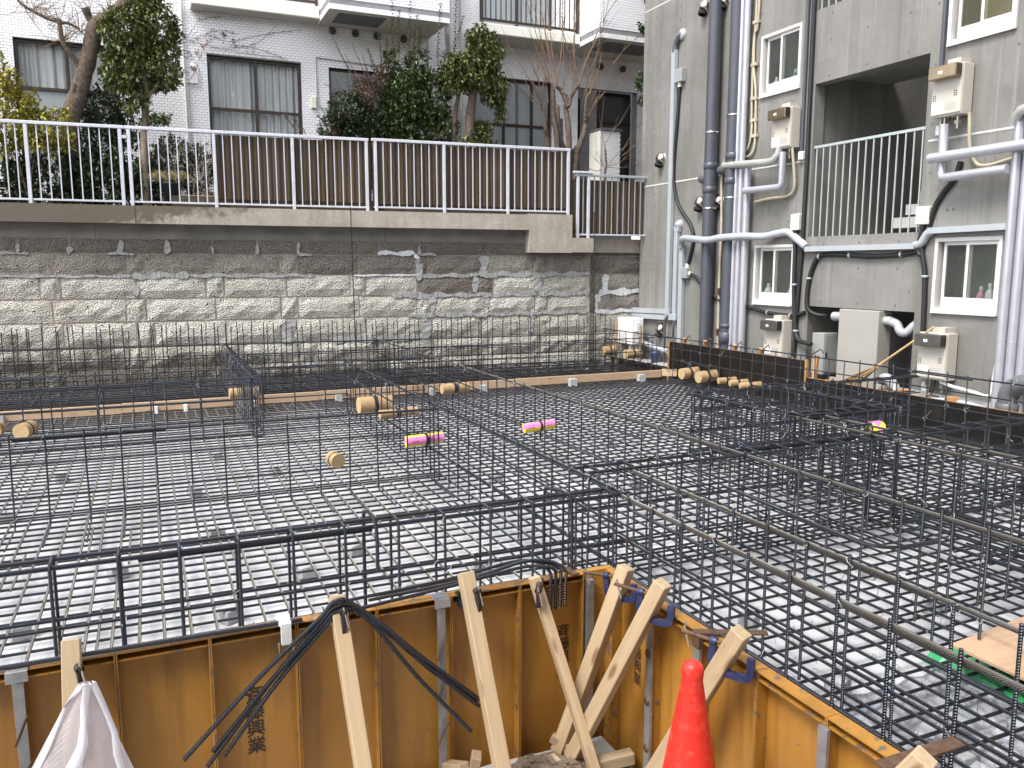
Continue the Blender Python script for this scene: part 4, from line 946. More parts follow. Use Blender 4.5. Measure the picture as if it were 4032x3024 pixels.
MB().tube(bez([(9.2, 10.12, 4.0), (9.25, 10.1, 3.6), (9.3, 10.14, 3.36), (9.31, 10.3, 3.26), (9.31, 10.7, 3.25), (9.31, 11.05, 3.22)]), .022, 8).build('tube', 'tube_beige', tb)
tb = thing('beige_tube', 'beige gas tube bending right below the upper-right heater', 'pipe', (9.3, 6.5, 3.3))
MB().tube(bez([(9.2, 7.12, 4.0), (9.25, 7.12, 3.6), (9.30, 7.06, 3.40), (9.31, 6.9, 3.36), (9.31, 6.65, 3.40), (9.31, 6.5, 3.42)]), .022, 8).build('tube', 'tube_beige', tb)
# steel vent hoods
def hood(label, y, z, r=.135):
    t = thing('vent_hood', label, 'vent', (XW, y, z), group='round steel vent hoods')
    m = MB(); n = 18; k = 8; vs = []; fs = []
    for i in range(k + 1):
        ph = (math.pi / 2) * i / k
        for j in range(n + 1):
            a = 2 * math.pi * j / n
            vy, vz = math.cos(a) * math.cos(ph), math.sin(a) * math.cos(ph); vx = math.sin(ph)
            vs.append((XW - vx * r * .95, y + vy * r * .92, z + max(vz * r, -r * (1.0 - .85 * math.sin(ph)))))
    for i in range(k):
        for j in range(n): q = i * (n + 1) + j; fs.append((q, q + 1, q + n + 2, q + n + 1))
    m.add(vs, fs, True); m.build('hood', 'hood_steel', t)
    MB().lathe([(r * 1.02, 0), (r * 1.02, .012), (r * .9, .014)], (XW - .0, y, z), (-1, 0, 0), 20).build('flange', 'hood_steel', t)
    MB().lathe([(0, 0), (r * .62, 0), (r * .5, .05)], (XW - r * .55, y, z - r * .72), (-.35, 0, -1), 14).build('mouth', 'black_void', t)
    return t
hood('round steel vent hood low on the wall by the left corner, above the ground', 13.72, .92); hood('round steel vent hood mid-wall left of the tall duct', 13.86, 4.24)
hood('round steel vent hood at the top edge left of the dark drain pipes', 12.6, 6.72); hood('small round steel vent hood at the top edge between the drain pipes', 12.05, 6.66, .12)
hood('round steel vent hood half hidden by the left drain pipe mid-wall', 12.55, 3.31); hood('small round steel vent hood between the drain pipes mid-wall', 12.02, 3.30, .115)

# ------------------------------------------------------------------ wall-hung gas water heaters
def heater(label, y0, z0, hoodm='heater_bronze'):
    """y0 = edge nearest the camera, z0 = bottom"""
    W, H, X0, X1 = .42, .60, 9.13, 9.33
    t = thing('water_heater', label, 'water heater', (XW, y0, z0), group='wall-hung water heaters')
    MB().bbox(X0 + .02, X1, y0, y0 + W, z0, z0 + H, .006).build('casing', 'heater_white', t)
    MB().bbox(X0, X0 + .0195, y0 + .004, y0 + W - .004, z0 + .02, z0 + H - .005, .008).build('front_cover', 'heater_white', t)
    ex = MB().bbox(X0 - .115, X0 - .001, y0 + .005, y0 + W - .025, z0 + H - .165, z0 + H - .01, .01).build('exhaust_hood', hoodm, t)
    for k in range(5): MB().box(X0 - .10 + k * .019, X0 - .091 + k * .019, y0 + .0035, y0 + .0045, z0 + H - .155, z0 + H - .025).build('slot', 'black_void', ex)
    MB().box(X0 - .1165, X0 - .1155, y0 + .19, y0 + .25, z0 + H - .11, z0 + H - .075).build('badge', 'sticker', ex)
    MB().box(X0 + .03, XW - .002, y0 + .06, y0 + .24, z0 + H + .0005, z0 + H + .07).build('bracket', 'heater_white', t)
    for q, zz in ((y0 + .065, .28), (y0 + .36, .26)):
        for i in range(2):
            for j in range(3):
                MB().lathe([(.0095, 0), (0, .0005)], (X0 - .0005, q + i * .028, z0 + zz - j * .026), (-1, 0, 0), 8).build('air_hole', 'black_void', t)
    s = MB().box(X0 - .0015, X0 - .0005, y0 + .24, y0 + .40, z0 + .05, z0 + .17).build('label_sheet', 'sticker', t)
    for k in range(6): MB().box(X0 - .0022, X0 - .0016, y0 + .33, y0 + .385, z0 + .062 + k * .017, z0 + .069 + k * .017).build('print_line', 'sticker_print', s)
    s = MB().box(X0 - .0015, X0 - .0005, y0 + .05, y0 + .22, z0 + .07, z0 + .16).build('label_sheet', 'heater_white', t)
    for k in range(7): MB().box(X0 - .0022, X0 - .0016, y0 + .06, y0 + .21, z0 + .075 + k * .012, z0 + .079 + k * .012).build('print_line', 'sticker_print', s)
    for k, (yy, L) in enumerate(((y0 + .10, .16), (y0 + .28, .10), (y0 + .34, .10))):
        MB().tube([(X0 + .1, yy, z0), (X0 + .1, yy, z0 - L)], .017, 8).build('valve', 'valve_metal', t)
    MB().box(X0 + .08, X0 + .14, y0 + .08, y0 + .13, z0 - .10, z0 - .06).build('valve_handle', 'valve_metal', t)
    MB().tube(bez([(X0 + .09, y0 + .2, z0), (X0 + .08, y0 + .2, z0 - .12), (X0 + .1, y0 + .27, z0 - .22), (X0 + .1, y0 + .33, z0 - .25), (X0 + .12, y0 + .30, z0 - .30)]), .008, 6).build('power_cord', 'cable_black', t)
    MB().bbox(XW - .07, XW - .001, y0 + .36 if y0 < 8 else y0 - .12, y0 + .46 if y0 < 8 else y0 - .02, z0 - .20, z0 - .07, .015).build('outlet_cover', 'sticker', t)
    return t
heater('white water heater with bronze hood right of the dark stair opening, top right', 7.20, 4.00)
heater('white water heater with bronze hood below the upper-left white window', 10.10, 3.98)
heater('white water heater with grey hood at lower right behind the rebar', 7.14, .72, 'hood_grey')
heater('white water heater with grey hood below the lower-left white window, half hidden by black formwork', 10.07, .72, 'hood_grey')

# ------------------------------------------------------------------ cabinets and clutter by the passage
cab = thing('meter_cabinet', 'tall plain cream cabinet standing in the lower opening', 'cabinet', (9.4, 8.7, .44))
MB().bbox(9.27, 9.52, 8.34, 9.06, .441, 1.545, .008).build('body', 'cabinet_cream', cab)
MB().tube([(9.42, 9.06, 1.43), (9.42, 9.30, 1.42)], .07, 12).build('hose_stub', 'flex_grey', cab)
MB().tube([(9.40, 8.34, 1.41), (9.40, 8.22, 1.41)], .06, 12).build('hose_stub', 'flex_grey', cab)
fx = MB(); P = bez([(9.40, 8.24, 1.40), (9.40, 8.14, 1.37), (9.38, 8.06, 1.28), (9.40, 7.98, 1.27), (9.45, 7.90, 1.37), (9.5, 7.84, 1.42)], 14)
fx.tube(P, [.055 + .005 * (i % 2) for i in range(len(P))], 12); fx.build('flexible_hose', 'flex_grey', cab)
fx = MB(); P = bez([(9.38, 8.3, .60), (9.34, 8.2, .62), (9.30, 8.08, .58), (9.28, 8.0, .50), (9.27, 7.97, .42)], 10)
tag(MB().tube(P, .07, 12).build('elbow_pipe', 'flex_grey', None, tuple(P[-1])), 'grey elbow pipe beside the foot of the cream cabinet', 'pipe')
sc = thing('switch_cabinet', 'small grey metal switch cabinet left of the tall cream cabinet', 'cabinet', (9.5, 9.6, .5))
MB().bbox(9.36, 9.75, 9.42, 9.66, .52, 1.15, .008).build('body', 'cabinet_grey', sc)
MB().bbox(9.385, 9.735, 9.412, 9.4195, .55, 1.12, .003).build('door', 'cabinet_grey', sc)
MB().box(9.40, 9.425, 9.405, 9.4115, .78, .86).build('handle', 'black_void', sc)
br = thing('bamboo_broom', 'twig broom with a bamboo handle leaning beside the cream cabinet', 'broom', (9.0, 8.5, .5))
MB().tube([(9.08, 7.30, 1.40), (9.03, 8.06, .84), (9.0, 8.3, .68)], [.014, .017, .02], 8).build('handle', 'bamboo', br)
bm = MB()
for k in range(60):
    a, b = (R.random() - .5), (R.random() - .5)
    bm.tube([(9.035 + a * .03, 8.02 + b * .03, .86 + a * .03), (9.0 + a * .09, 8.3 + b * .06, .67 + b * .07), (9.0 + a * .22, 8.56 + b * .16, .50 + b * .10)], .004, 4)
o = bm.build('twig_head', 'broom_twigs', br); o['kind'] = 'stuff'
el = thing('drain_elbow', 'fat dark grey elbow pipe turning right at the lower right edge', 'pipe', (9.12, 6.28, .3))
MB().tube(bez([(9.12, 6.28, .30), (9.12, 6.28, .62), (9.12, 6.24, .74), (9.12, 6.12, .82), (9.12, 5.95, .84), (9.12, 5.2, .84)]), .11, 16).build('pipe', 'pvc_grey', el)
MB().lathe([(.111, -.06), (.125, -.05), (.125, .05), (.111, .06)], (9.12, 6.28, .52), (0, 0, 1), 18).build('socket', 'pvc_grey', el)
hz = bez([(9.0, 7.2, .47), (9.0, 6.95, .50), (8.98, 6.7, .50), (8.98, 6.45, .47)], 14)
tag(MB().tube(hz, [.045 + .004 * (i % 2) for i in range(len(hz))], 10).build('corrugated_hose', 'hose_blue', None, (9, 6.8, .46)), 'pale blue corrugated hose lying behind the black formwork at right', 'hose')
tag(MB().tube(bez([(9.2, 7.25, .70), (9.22, 7.1, .66), (9.25, 6.8, .62), (9.26, 6.62, .60), (9.26, 6.58, .75), (9.26, 6.56, .98)]), .022, 8).build('white_tube', 'sticker', None, (9.2, 7, .6)), 'thin white tube bent along the wall foot below the lower-right heater', 'pipe')
tag(MB().tube(bez([(9.1, 8.1, .48), (9.0, 7.7, .50), (9.05, 7.4, .47), (9.1, 7.1, .50)]), .028, 8).build('black_hose', 'cable_black', None, (9.1, 7.6, .48)), 'black hose lying on the gravel below the lower-right heater', 'hose')
ac = thing('outdoor_unit', 'pale grey air-conditioner unit squeezed between stone wall and concrete building', 'air conditioner', (9.0, 14.2, .28))
MB().bbox(8.86, 9.14, 14.05, 14.62, .60, 1.13, .015).build('casing', 'sticker', ac)
MB().bbox(8.93, 9.02, 13.99, 14.049, .86, 1.06, .012).build('valve_cover', 'sticker', ac)
for y in (14.12, 14.5): MB().box(8.88, 9.12, y, y + .06, .279, .60).build('foot', 'paving_concrete', ac)
gp = bez([(9.28, 13.4, 1.22), (9.22, 13.4, 1.16), (9.22, 13.42, 1.0), (9.22, 13.42, .32)])
tag(MB().tube(gp, .024, 8).build('water_pipe', 'pvc_dark', None, tuple(gp[-1])), 'thin dark blue-grey water pipe standing in front of the round vent by the corner', 'pipe')
gp = [(9.22, 13.42, .80), (9.22, 13.14, .80), (9.22, 13.14, 1.05), (9.27, 13.14, 1.14)]
tag(MB().tube(gp, .022, 8).build('water_pipe', 'pvc_dark', None, tuple(gp[0])), 'short looped water pipe branching right from the thin upright one', 'pipe')
lp = bez([(9.22, 14.4, .66), (9.22, 13.9, .58), (9.22, 13.3, .52)])
tag(MB().tube(lp, .05, 10).build('low_duct', 'duct_grey', None, tuple(lp[-1])), 'pale grey duct sloping low on the wall behind the wooden stakes', 'duct')
bk = thing('bucket', 'small blue bucket standing by the wall behind the wooden stakes', 'bucket', (9.14, 13.62, .28))
MB().lathe([(0, .003), (.075, .003), (.095, .20), (.10, .205), (.10, .21), (.09, .21), (.07, .02), (0, .02)], (9.14, 13.62, .28), n=16).build('shell', 'bucket_blue', bk)
MB().lathe([(.097, .17), (.104, .175), (.104, .20), (.097, .205)], (9.14, 13.62, .28), n=16).build('rim_band', 'bucket_blue', bk)

# ------------------------------------------------------------------ reinforcement
def tie_loops(mb, pts, size=.02, r=.0011):
    for p in pts:
        p = Vector(p); u = Vector((jit(1), jit(1), jit(1))).normalized(); w = u.orthogonal().normalized(); k = size * (.7 + R.random() * .6)
        c = [p + u * k * .6, p + (u + w) * k * .8, p + w * k, p - u * k * .5 + w * k * .3, p - w * k * .6]
        mb.tube(c, r, 3, caps=False)
        if R.random() < .3: mb.tube([p, p + w * k * 1.5 + Vector((0, 0, -k)), p + w * k * 2.2 + u * k * 2 + Vector((0, 0, jit(k)))], r, 3, caps=False)
ZX, ZY = .098, .1166
SX, SY = .1355, .148
mat_ = thing('rebar_mat', 'large two-way mat of steel bars covering the pit floor', 'rebar mat', (3, 8, 0))
yb = [1.15 + SY * k for k in range(int((12.40 - 1.15) / SY) + 1)]
for y in yb:
    y += jit(.008); x0 = 1.83 if y < 3.02 else -2.9
    bar(mat_, 'bar', (x0, y + jit(.006), ZX + jit(.003)), (8.72, y + jit(.006), ZX + jit(.003)), .0094)
xb = [-2.86 + SX * k for k in range(int((8.68 + 2.86) / SX) + 1)]
for x in xb:
    x += jit(.008); y0 = 3.03 + jit(.02) if x < 1.82 else .9
    bar(mat_, 'bar', (x + jit(.006), y0, ZY + jit(.003)), (x + jit(.006), 12.43, ZY + jit(.003)), .0092, 'rebar_sky_sheen' if x < 2.2 else 'rebar')
# lapped short bars beside the long ones
for k in range(60):
    x = -1.6 + SX * R.randrange(0, 70) + .02; y = R.choice([3.1, 5.9, 6.2, 8.0, 4.3]) + jit(.2); L = .5 + R.random() * .5
    if x < 1.8 or y > 3: bar(mat_, 'lap_bar', (x, y, ZY), (x, y + L, ZY), .0083, 'rebar_sky_sheen' if x < 2.2 else 'rebar')
tw = MB()
pts = []
for y in yb:
    for x in xb:
        if (y > 3 or x > 1.83) and y < 7.5 and -1.0 < x < 7 and R.random() < .30: pts.append((x, y, ZY + .008))
tie_loops(tw, pts, .020, .0013)
o = tw.build('tie_wires', 'tie_wire_rust', mat_); o['kind'] = 'stuff'
# rear trench mat
mb_ = thing('rebar_mat', 'dark narrow rebar mat between the timber edge board and the stone wall', 'rebar mat', (3, 13.8, 0))
for k in range(16): y = 12.68 + k * .148; bar(mb_, 'bar', (-2.9, y, .06 + jit(.004)), (8.45, y - .004 * k, .06 + jit(.004)), .0085)
for k in range(12): y = 12.7 + k * .19; bar(mb_, 'bar', (-2.9, y, .26 + jit(.006)), (8.45, y - .004 * k, .26 + jit(.006)), .0085)
for x in [-2.86 + .2 * k for k in range(57)]: bar(mb_, 'bar', (x, 12.6, .077), (x, 15.1 - (x + 3) * .066, .077), .0085)
for x in [-2.80 + .42 * k for k in range(27)]: bar(mb_, 'bar', (x, 12.6, .277), (x, 15.1 - (x + 3) * .066, .277), .0085)

def cage(label, axis, c, t0, t1, rows, half=0., pitch=.265, zt=None, foot=0., r_top=.0115, r=.0078, bright=False, phase=.1, zb=.11, wires=True):
    """a row of upright bars tied to long bars; half > 0 makes closed stirrups"""
    mid = (t0 + t1) / 2; loc = (mid, c, .1) if axis == 'X' else (c, mid, .1)
    t = thing('rebar_cage', label, 'rebar cage', loc, group='rebar cages for the grade beams')
    P = (lambda u, o, z: (u, c + o, z)) if axis == 'X' else (lambda u, o, z: (c + o, u, z))
    zt = zt or rows[0] + .018
    sides = (-half, half) if half else (0.,)
    mt = 'rebar_sky_sheen' if bright else 'rebar'
    for si, s_ in enumerate(sides):
        for i, z in enumerate(rows):
            o_ = s_ + (.017 if (s_ <= 0) else -.017)
            zz = z + jit(.006)
            a, b = t0 + jit(.05), t1 + jit(.05)
            bar(t, 'long_bar', P(a, o_, zz), P(b, o_ + jit(.008), zz + jit(.008)), r_top if i == 0 else r * 1.1, mt if i == 0 else 'rebar')
            if i == 0 and R.random() < .8:
                k = t0 + (t1 - t0) * R.random() * .5; bar(t, 'lap_bar', P(k, o_ + .02, zz - .022), P(k + 1.1, o_ + .02, zz - .02), r_top * .9, mt)
    u = t0 + phase; pts = []
    while u < t1 - .02:
        q = u + jit(.012)
        if half:
            e = .02
            ring = [P(q, -half, zb), P(q, -half + e, zb - .0), P(q, half - e, zb), P(q, half, zb + e), P(q, half, zt - e), P(q, half - e, zt), P(q, -half + e, zt), P(q, -half, zt - e), P(q, -half, zb + e)]
            MB().tube(ring[1:], r, 6, close=True).build('stirrup', 'rebar', t)
        else:
            lean = jit(.012); zz = zt + abs(jit(.03))
            if foot:
                d = -1 if foot > 0 else 1
                MB().tube([P(q + lean, 0, zz), P(q, 0, zb + .04), P(q, d * .03, zb + .015), P(q, -foot, zb + .013)], r, 6).build('starter_bar', 'rebar', t)
            else: bar(t, 'upright_bar', P(q, 0, zb), P(q + lean, jit(.006), zz), r)
        for s_ in sides:
            for z in rows:
                if R.random() < .38: pts.append(P(q, s_, z))
        u += pitch
    if wires:
        w = MB(); tie_loops(w, pts, .034, .0017); o = w.build('tie_wires', 'tie_wire', t); o['kind'] = 'stuff'
    return t
cage('double rebar cage nearest the camera, running left just behind the ochre formwork', 'X', 4.055, -2.6, 2.52, [.83, .54, .16], .078, phase=.04, pitch=.262)
cage('rebar grid running left across the middle of the pit, carrying the capped tube', 'X', 7.2, -2.85, 2.42, [.84, .75, .62, .36, .19], foot=.55, r=.0072, phase=.20)
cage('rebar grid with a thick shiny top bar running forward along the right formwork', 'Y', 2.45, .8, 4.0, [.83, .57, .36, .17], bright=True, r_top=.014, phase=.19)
cage('rebar grid running back from the centre crossing towards the timber board', 'Y', 2.47, 4.02, 11.4, [.83, .62, .38, .17], phase=.1)
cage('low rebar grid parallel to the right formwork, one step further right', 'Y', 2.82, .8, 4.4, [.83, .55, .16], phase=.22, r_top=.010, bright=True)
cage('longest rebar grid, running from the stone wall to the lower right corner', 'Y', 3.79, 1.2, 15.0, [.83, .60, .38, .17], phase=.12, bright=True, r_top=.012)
cage('double rebar cage running right from the centre crossing to the black formwork', 'X', 4.59, 2.5, 8.5, [.83, .60, .34, .15], .11, phase=.1)
cage('rebar grid crossing at lower right in front of the longest grid', 'X', 3.18, 3.85, 7.2, [.83, .72, .40, .15], phase=.12)
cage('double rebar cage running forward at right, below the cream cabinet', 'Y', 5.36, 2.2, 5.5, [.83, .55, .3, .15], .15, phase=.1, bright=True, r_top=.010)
cage('left side of the boxed rebar block at right', 'Y', 5.24, 5.56, 7.08, [.83, .66, .44, .2], .06, phase=.06, pitch=.2)
cage('rear side of the boxed rebar block, running on to the black formwork', 'X', 7.06, 5.2, 8.58, [.83, .64, .42, .2], .05, phase=.08, pitch=.24)
cage('front side of the boxed rebar block, dense with hooks and ties', 'X', 5.55, 5.2, 6.45, [.83, .66, .44, .2], .10, phase=.05, pitch=.19)
cage('right side of the boxed rebar block', 'Y', 6.40, 5.6, 7.0, [.83, .6, .3], .05, phase=.05, pitch=.22)
cage('tall rebar grid standing along the black formwork on the right', 'Y', 8.60, 2.6, 14.9, [.88, .70, .50, .31, .14], r=.0075, r_top=.010, phase=.1, zb=.05)
cage('rebar grid along the far left, in front of the timber board', 'X', 10.1, -2.85, 1.1, [.83, .60, .35, .16], phase=.07, pitch=.55, r_top=.010)
cage('second rebar grid at left, one step behind the far left one', 'X', 10.68, -2.85, .95, [.76, .50, .3], phase=.15, pitch=.54, r_top=.009)
cage('rebar grid nearest the left part of the timber board', 'X', 11.22, -2.85, 2.44, [.83, .62, .4, .2], phase=.2, pitch=.40, r_top=.010)
cage('double rebar cage running back to the stone wall at left centre', 'Y', 1.14, 10.1, 14.7, [.83, .62, .40, .2], .06, phase=.1, pitch=.25, r_top=.009)
cage('short rebar grid between the two long grids near the timber board', 'X', 11.47, 2.5, 3.72, [.83, .6, .35, .15], phase=.1)
cage('rebar grid directly behind the timber board on its right half', 'X', 12.72, 1.2, 8.5, [.85, .62, .40, .2], phase=.1, r_top=.009)
# starter bars along the stone wall
sw = thing('rebar_cage', 'row of tall upright starter bars standing along the stone wall', 'rebar cage', (3, 14.6, .05), group='rebar cages for the grade beams')
for z, of in ((.84, .31), (.66, .31), (.47, .31), (.30, .31), (.84, .52), (.64, .52), (.42, .52)):
    bar(sw, 'long_bar', wpt(-12.2, of, z + jit(.01)), wpt(-.75, of, z + jit(.02)), .008)
s_ = -12.15
while s_ < -.8:
    bar(sw, 'starter_bar', wpt(s_ + jit(.02), .33, .05), wpt(s_ + jit(.03), .33 + jit(.02), 1.21 + jit(.03)), .0085)
    if R.random() < .8: bar(sw, 'starter_bar', wpt(s_ + .07 + jit(.03), .50, .05), wpt(s_ + .07 + jit(.03), .50 + jit(.02), 1.17 + jit(.05)), .0075)
    s_ += .20
for (s_, zt, lab) in ((-5.98, 3.2, 'tall thin steel rod standing upright before the stone wall, left of centre'), (-1.24, 3.22, 'tall thin steel rod standing upright by the step in the ledge')):
    o = MB().tube([wpt(s_ + .03, .36, .1), wpt(s_, .36, zt)], .009, 6).build('survey_rod', 'rebar', None, wpt(s_ + .03, .36, .1)); tag(o, lab, 'rod')
# bent anchorage hooks
def hook(label, pts, r=.010, mat='rebar'):
    o = MB().tube(bez(pts, 5), r, 7).build('hooked_bar', mat, None, tuple(pts[0])); return tag(o, label, 'bent bar', 'bent anchorage bars in the cages')
hook('bent hook bar over the near cage, left one', [(.98, 4.16, .20), (.98, 4.16, .80), (.985, 4.13, .87), (.99, 4.05, .885), (1.0, 3.97, .83), (1.0, 3.96, .60)])
hook('bent hook bar over the near cage at the centre crossing', [(2.05, 4.16, .20), (2.05, 4.16, .80), (2.06, 4.12, .88), (2.12, 4.02, .87), (2.14, 3.99, .80), (2.14, 3.98, .20)])
hook('curled bar end in the lower right grid', [(3.45, 4.3, .70), (3.46, 3.3, .67), (3.5, 3.12, .66), (3.62, 3.05, .65), (3.9, 3.03, .65)])
hook('bent hook bar on top of the boxed rebar block, left one', [(6.10, 6.98, .2), (6.10, 6.98, .82), (6.14, 6.95, .88), (6.28, 6.88, .88), (6.33, 6.84, .80), (6.33, 6.84, .5)])
hook('bent hook bar on top of the boxed rebar block, right one', [(6.0, 5.66, .8), (6.03, 5.64, .87), (6.2, 5.58, .89), (6.28, 5.52, .86), (6.3, 5.5, .7)])

# ------------------------------------------------------------------ edge boards and black formwork
t = thing('edge_board', 'long fresh timber board on edge across the back of the pit', 'board', (3, 12.5, .11))
for (a, b, d) in ((-2.9, -.42, 0), (-.415, 2.30, .012), (2.305, 5.6, .022), (5.605, 8.54, .030)):
    o = lumber('plank', None, None, (a, 12.515, .185 + d), (b, 12.515, .188 + d), .04, .13, 'timber_pink', up=(0, 0, 1))
    o.parent = t; o.location = Vector(o.location) - Vector(t.location)
o = lumber('plank', None, None, (8.56, 12.52, .235), (8.78, 12.36, .235), .03, .13, 'timber_pink', up=(0, 0, 1)); o.parent = t; o.location = Vector(o.location) - Vector(t.location)
for x, w in ((-1.92, .09), (-.02, .06), (.38, .05), (1.10, .09), (1.30, .06), (2.55, .10), (4.05, .10), (4.95, .10), (6.6, .14), (8.0, .14)):
    o = tag(MB().bbox(x, x + w, 12.40, 12.49, .10, .10 + .09 + w * .3, .006).build('spacer_block', 'spacer_white' if w < .08 else 'spacer_concrete', None, (x, 12.45, .1)), 'small pale spacer block set against the timber edge board', 'spacer block', 'spacer blocks along the timber board')
bf = thing('black_formwork', 'tall black-faced plywood formwork panel at the right rear with timber struts', 'formwork', (8.83, 10.9, 0))
MB().box(8.815, 8.833, 9.215, 12.66, .0, .785).build('panel', 'form_black', bf)
MB().box(8.834, 8.86, 9.215, 12.66, .745, .783).build('top_batten', 'form_ply_edge', bf)
MB().box(8.80, 8.86, 12.662, 12.70, .0, .79).build('end_stud', 'form_ply_edge', bf)
MB().box(8.81, 8.85, 9.18, 9.213, .42, .80).build('end_stud', 'form_ply_edge', bf)
bl = thing('black_formwork', 'low black-faced plywood formwork running along the right side', 'formwork', (8.83, 6, 0))
MB().box(8.815, 8.833, 1.5, 9.178, .0, .535).build('panel', 'form_black', bl)
MB().box(8.8335, 8.858, 1.5, 9.178, .50, .538).build('top_batten', 'form_ply_edge', bl)
bk2 = thing('black_formwork', 'lowest black formwork strip in the far right corner by the stone wall', 'formwork', (8.8, 13.7, 0))
MB().box(8.815, 8.833, 12.705, 15.0, -.05, .30).build('panel', 'form_black', bk2)
MB().box(8.8335, 8.858, 12.705, 15.0, .262, .302).build('top_batten', 'timber_pink', bk2)
k = 0
for (y, x, lab) in ((12.35, 8.89, 'small wooden strut block on the black formwork, nearest the far corner'), (11.75, 8.89, 'small wooden strut block on the black formwork below the left drain pipe'), (10.95, 8.9, 'small wooden strut block on the black formwork below the silver pipes'), (10.3, 8.9, 'small wooden strut block in front of the half-hidden heater')):
    b = thing('strut_block', lab, 'wood block', (x, y, .78)); 
    MB().beam((x, y - .05, .80), (x + .07, y + .05, .84), .07, .07).build('block', 'form_ply_edge', b)
    MB().tube([(x - .02, y - .06, .83), (x + .03, y - .16, .93), (x + .02, y - .20, .88)], .010, 6).build('pin', 'steel_rust', b)
b = thing('strut_block', 'crooked wooden strut and block at the end of the tall black formwork', 'wood block', (8.9, 9.12, .44))
MB().beam((8.88, 9.10, .45), (8.95, 9.12, .86), .05, .06).build('strut', 'form_ply_edge', b); MB().beam((8.9, 8.98, .47), (9.0, 8.82, .53), .08, .07).build('block', 'form_ply_edge', b)
MB().tube([(8.87, 9.15, .88), (8.9, 9.0, .97), (8.9, 8.95, .92)], .010, 6).build('pin', 'steel_rust', b)
for (y, lab) in ((7.62, 'wooden wedge block behind the low black formwork, left one'), (6.92, 'wooden wedge block behind the low black formwork, right one')):
    b = thing('wedge_block', lab, 'wood block', (8.91, y, .44)); MB().beam((8.89, y, .53), (9.0, y - .1, .53), .10, .09).build('block', 'form_ply_edge', b); MB().tube([(8.87, y + .08, .56), (8.88, y + .2, .57)], .012, 6).build('pin', 'steel_rust', b)
for (x, y, z, lab) in ((8.66, 14.3, 1.08, 'left of two upright wooden stakes by the air-conditioner unit'), (8.97, 13.9, 1.0, 'right of two upright wooden stakes by the air-conditioner unit')):
    lumber('stake', lab, 'stake', (x, y, .02 if x < 8.8 else .275), (x, y, z), .05, .03)

# ------------------------------------------------------------------ void tubes tied into the cages
def sleeve(label, p, d, r, L, kind='card', ringed=False):
    d = Vector(d).normalized(); p = Vector(p); t = thing('void_tube', label, 'tube', tuple(p), group='tubes tied into the rebar')
    if kind == 'card':
        MB().lathe([(r, 0), (r, L)], p, d, 18).build('tube', 'cardboard', t)
        MB().lathe([(r * 1.01, .002), (r * 1.01, -.003), (0, -.003)], p, d, 18, False).build('end_cap', 'cardboard_end', t); MB().lathe([(r, L), (0, L + .002)], p, d, 18, False).build('end_cap', 'cardboard_end', t)
        MB().lathe([(r + .001, L * .42), (r + .003, L * .44), (r + .003, L * .52), (r + .001, L * .54)], p, d, 18).build('tie_band', 'tape_black', t)
    else:
        n = 10
        MB().lathe([(r, 0), (r, L)], p, d, n).build('tube', 'cardboard', t)
        for k, (a0, a1, mt) in enumerate(((0, 1.4, 'tape_pink'), (1.4, 3.6, 'tape_yellow'), (3.6, 5.0, 'tape_pink'), (5.0, 6.28, 'tape_yellow'))):
            q = .9 + .5 * (1 if kind == 'tape' else 0)
            MB().lathe([(r + .002, 0), (r + .002, L)], p, d, 6, a0=a0 + q, a1=a1 + q).build('warning_tape', mt, t)
            MB().lathe([(0, -.002), (r + .002, 0)], p, d, 6, a0=a0 + q, a1=a1 + q).build('warning_tape_end', mt, t)
        MB().lathe([(r + .003, L * .5), (r + .006, L * .51), (r + .006, L * .58), (r + .003, L * .59)], p, d, n).build('tie_band', 'tape_black', t)
        MB().tube([p + d * L * .55 + Vector((0, 0, -r)), p + d * L * .55 + Vector((.0, 0, -r - .09))], .01, 5).build('tie_tail', 'tape_black', t)
        me = text_mesh('注意', r * .8); me.materials.append(MATS['ink_black'])
        for f in (.2, .76):
            o = bpy.data.objects.new('lettering', me); COL.objects.link(o); o.parent = t
            side = d.cross(ZV).normalized(); 
            if side.y > 0: side = -side
            up = side.cross(d) if side.cross(d).z > 0 else -side.cross(d)
            nrm = (side * .93 + up * .36).normalized(); upv = (up - nrm * up.dot(nrm)).normalized(); xv = upv.cross(nrm)
            M4 = Matrix((xv, upv, nrm)).transposed().to_4x4(); o.matrix_local = M4
            o.location = d * (L * f) + nrm * (r * .93 + .004) - upv * r * .3
    if ringed:
        for k in (0.3, .8):
            a = d.orthogonal().normalized(); b = d.cross(a); c = p + d * L * k; q = r * 2.1
            ring = [c + (a * math.cos(math.pi * j / 3 + .4) + b * math.sin(math.pi * j / 3 + .4)) * q for j in range(6)]
            MB().tube(ring, .006, 6, close=True).build('support_ring', 'rebar', t)
    return t
sleeve('larger cardboard tube on the black formwork, left of its twin, with rebar ring', (8.42, 11.72, .31), (1, .0, .05), .095, .34, ringed=True)
sleeve('larger cardboard tube on the black formwork, right of its twin, with rebar ring', (8.42, 11.24, .31), (1, .0, .05), .098, .36, ringed=True)
sleeve('small cardboard tube on the black formwork, left one of three', (8.45, 10.74, .31), (1, -.25, .05), .05, .30); sleeve('small cardboard tube on the black formwork, middle one of three', (8.45, 10.45, .31), (1, -.25, .05), .05, .30); sleeve('small cardboard tube on the black formwork, right one of three', (8.45, 10.2, .30), (1, -.3, .05), .05, .34)
sleeve('cardboard tube by the left wooden stake in the far right corner', (8.36, 14.30, .48), (1, .0, .0), .09, .28, ringed=True); sleeve('cardboard tube by the right wooden stake in the far right corner', (8.42, 13.56, .48), (1, .0, .0), .09, .34, ringed=True)
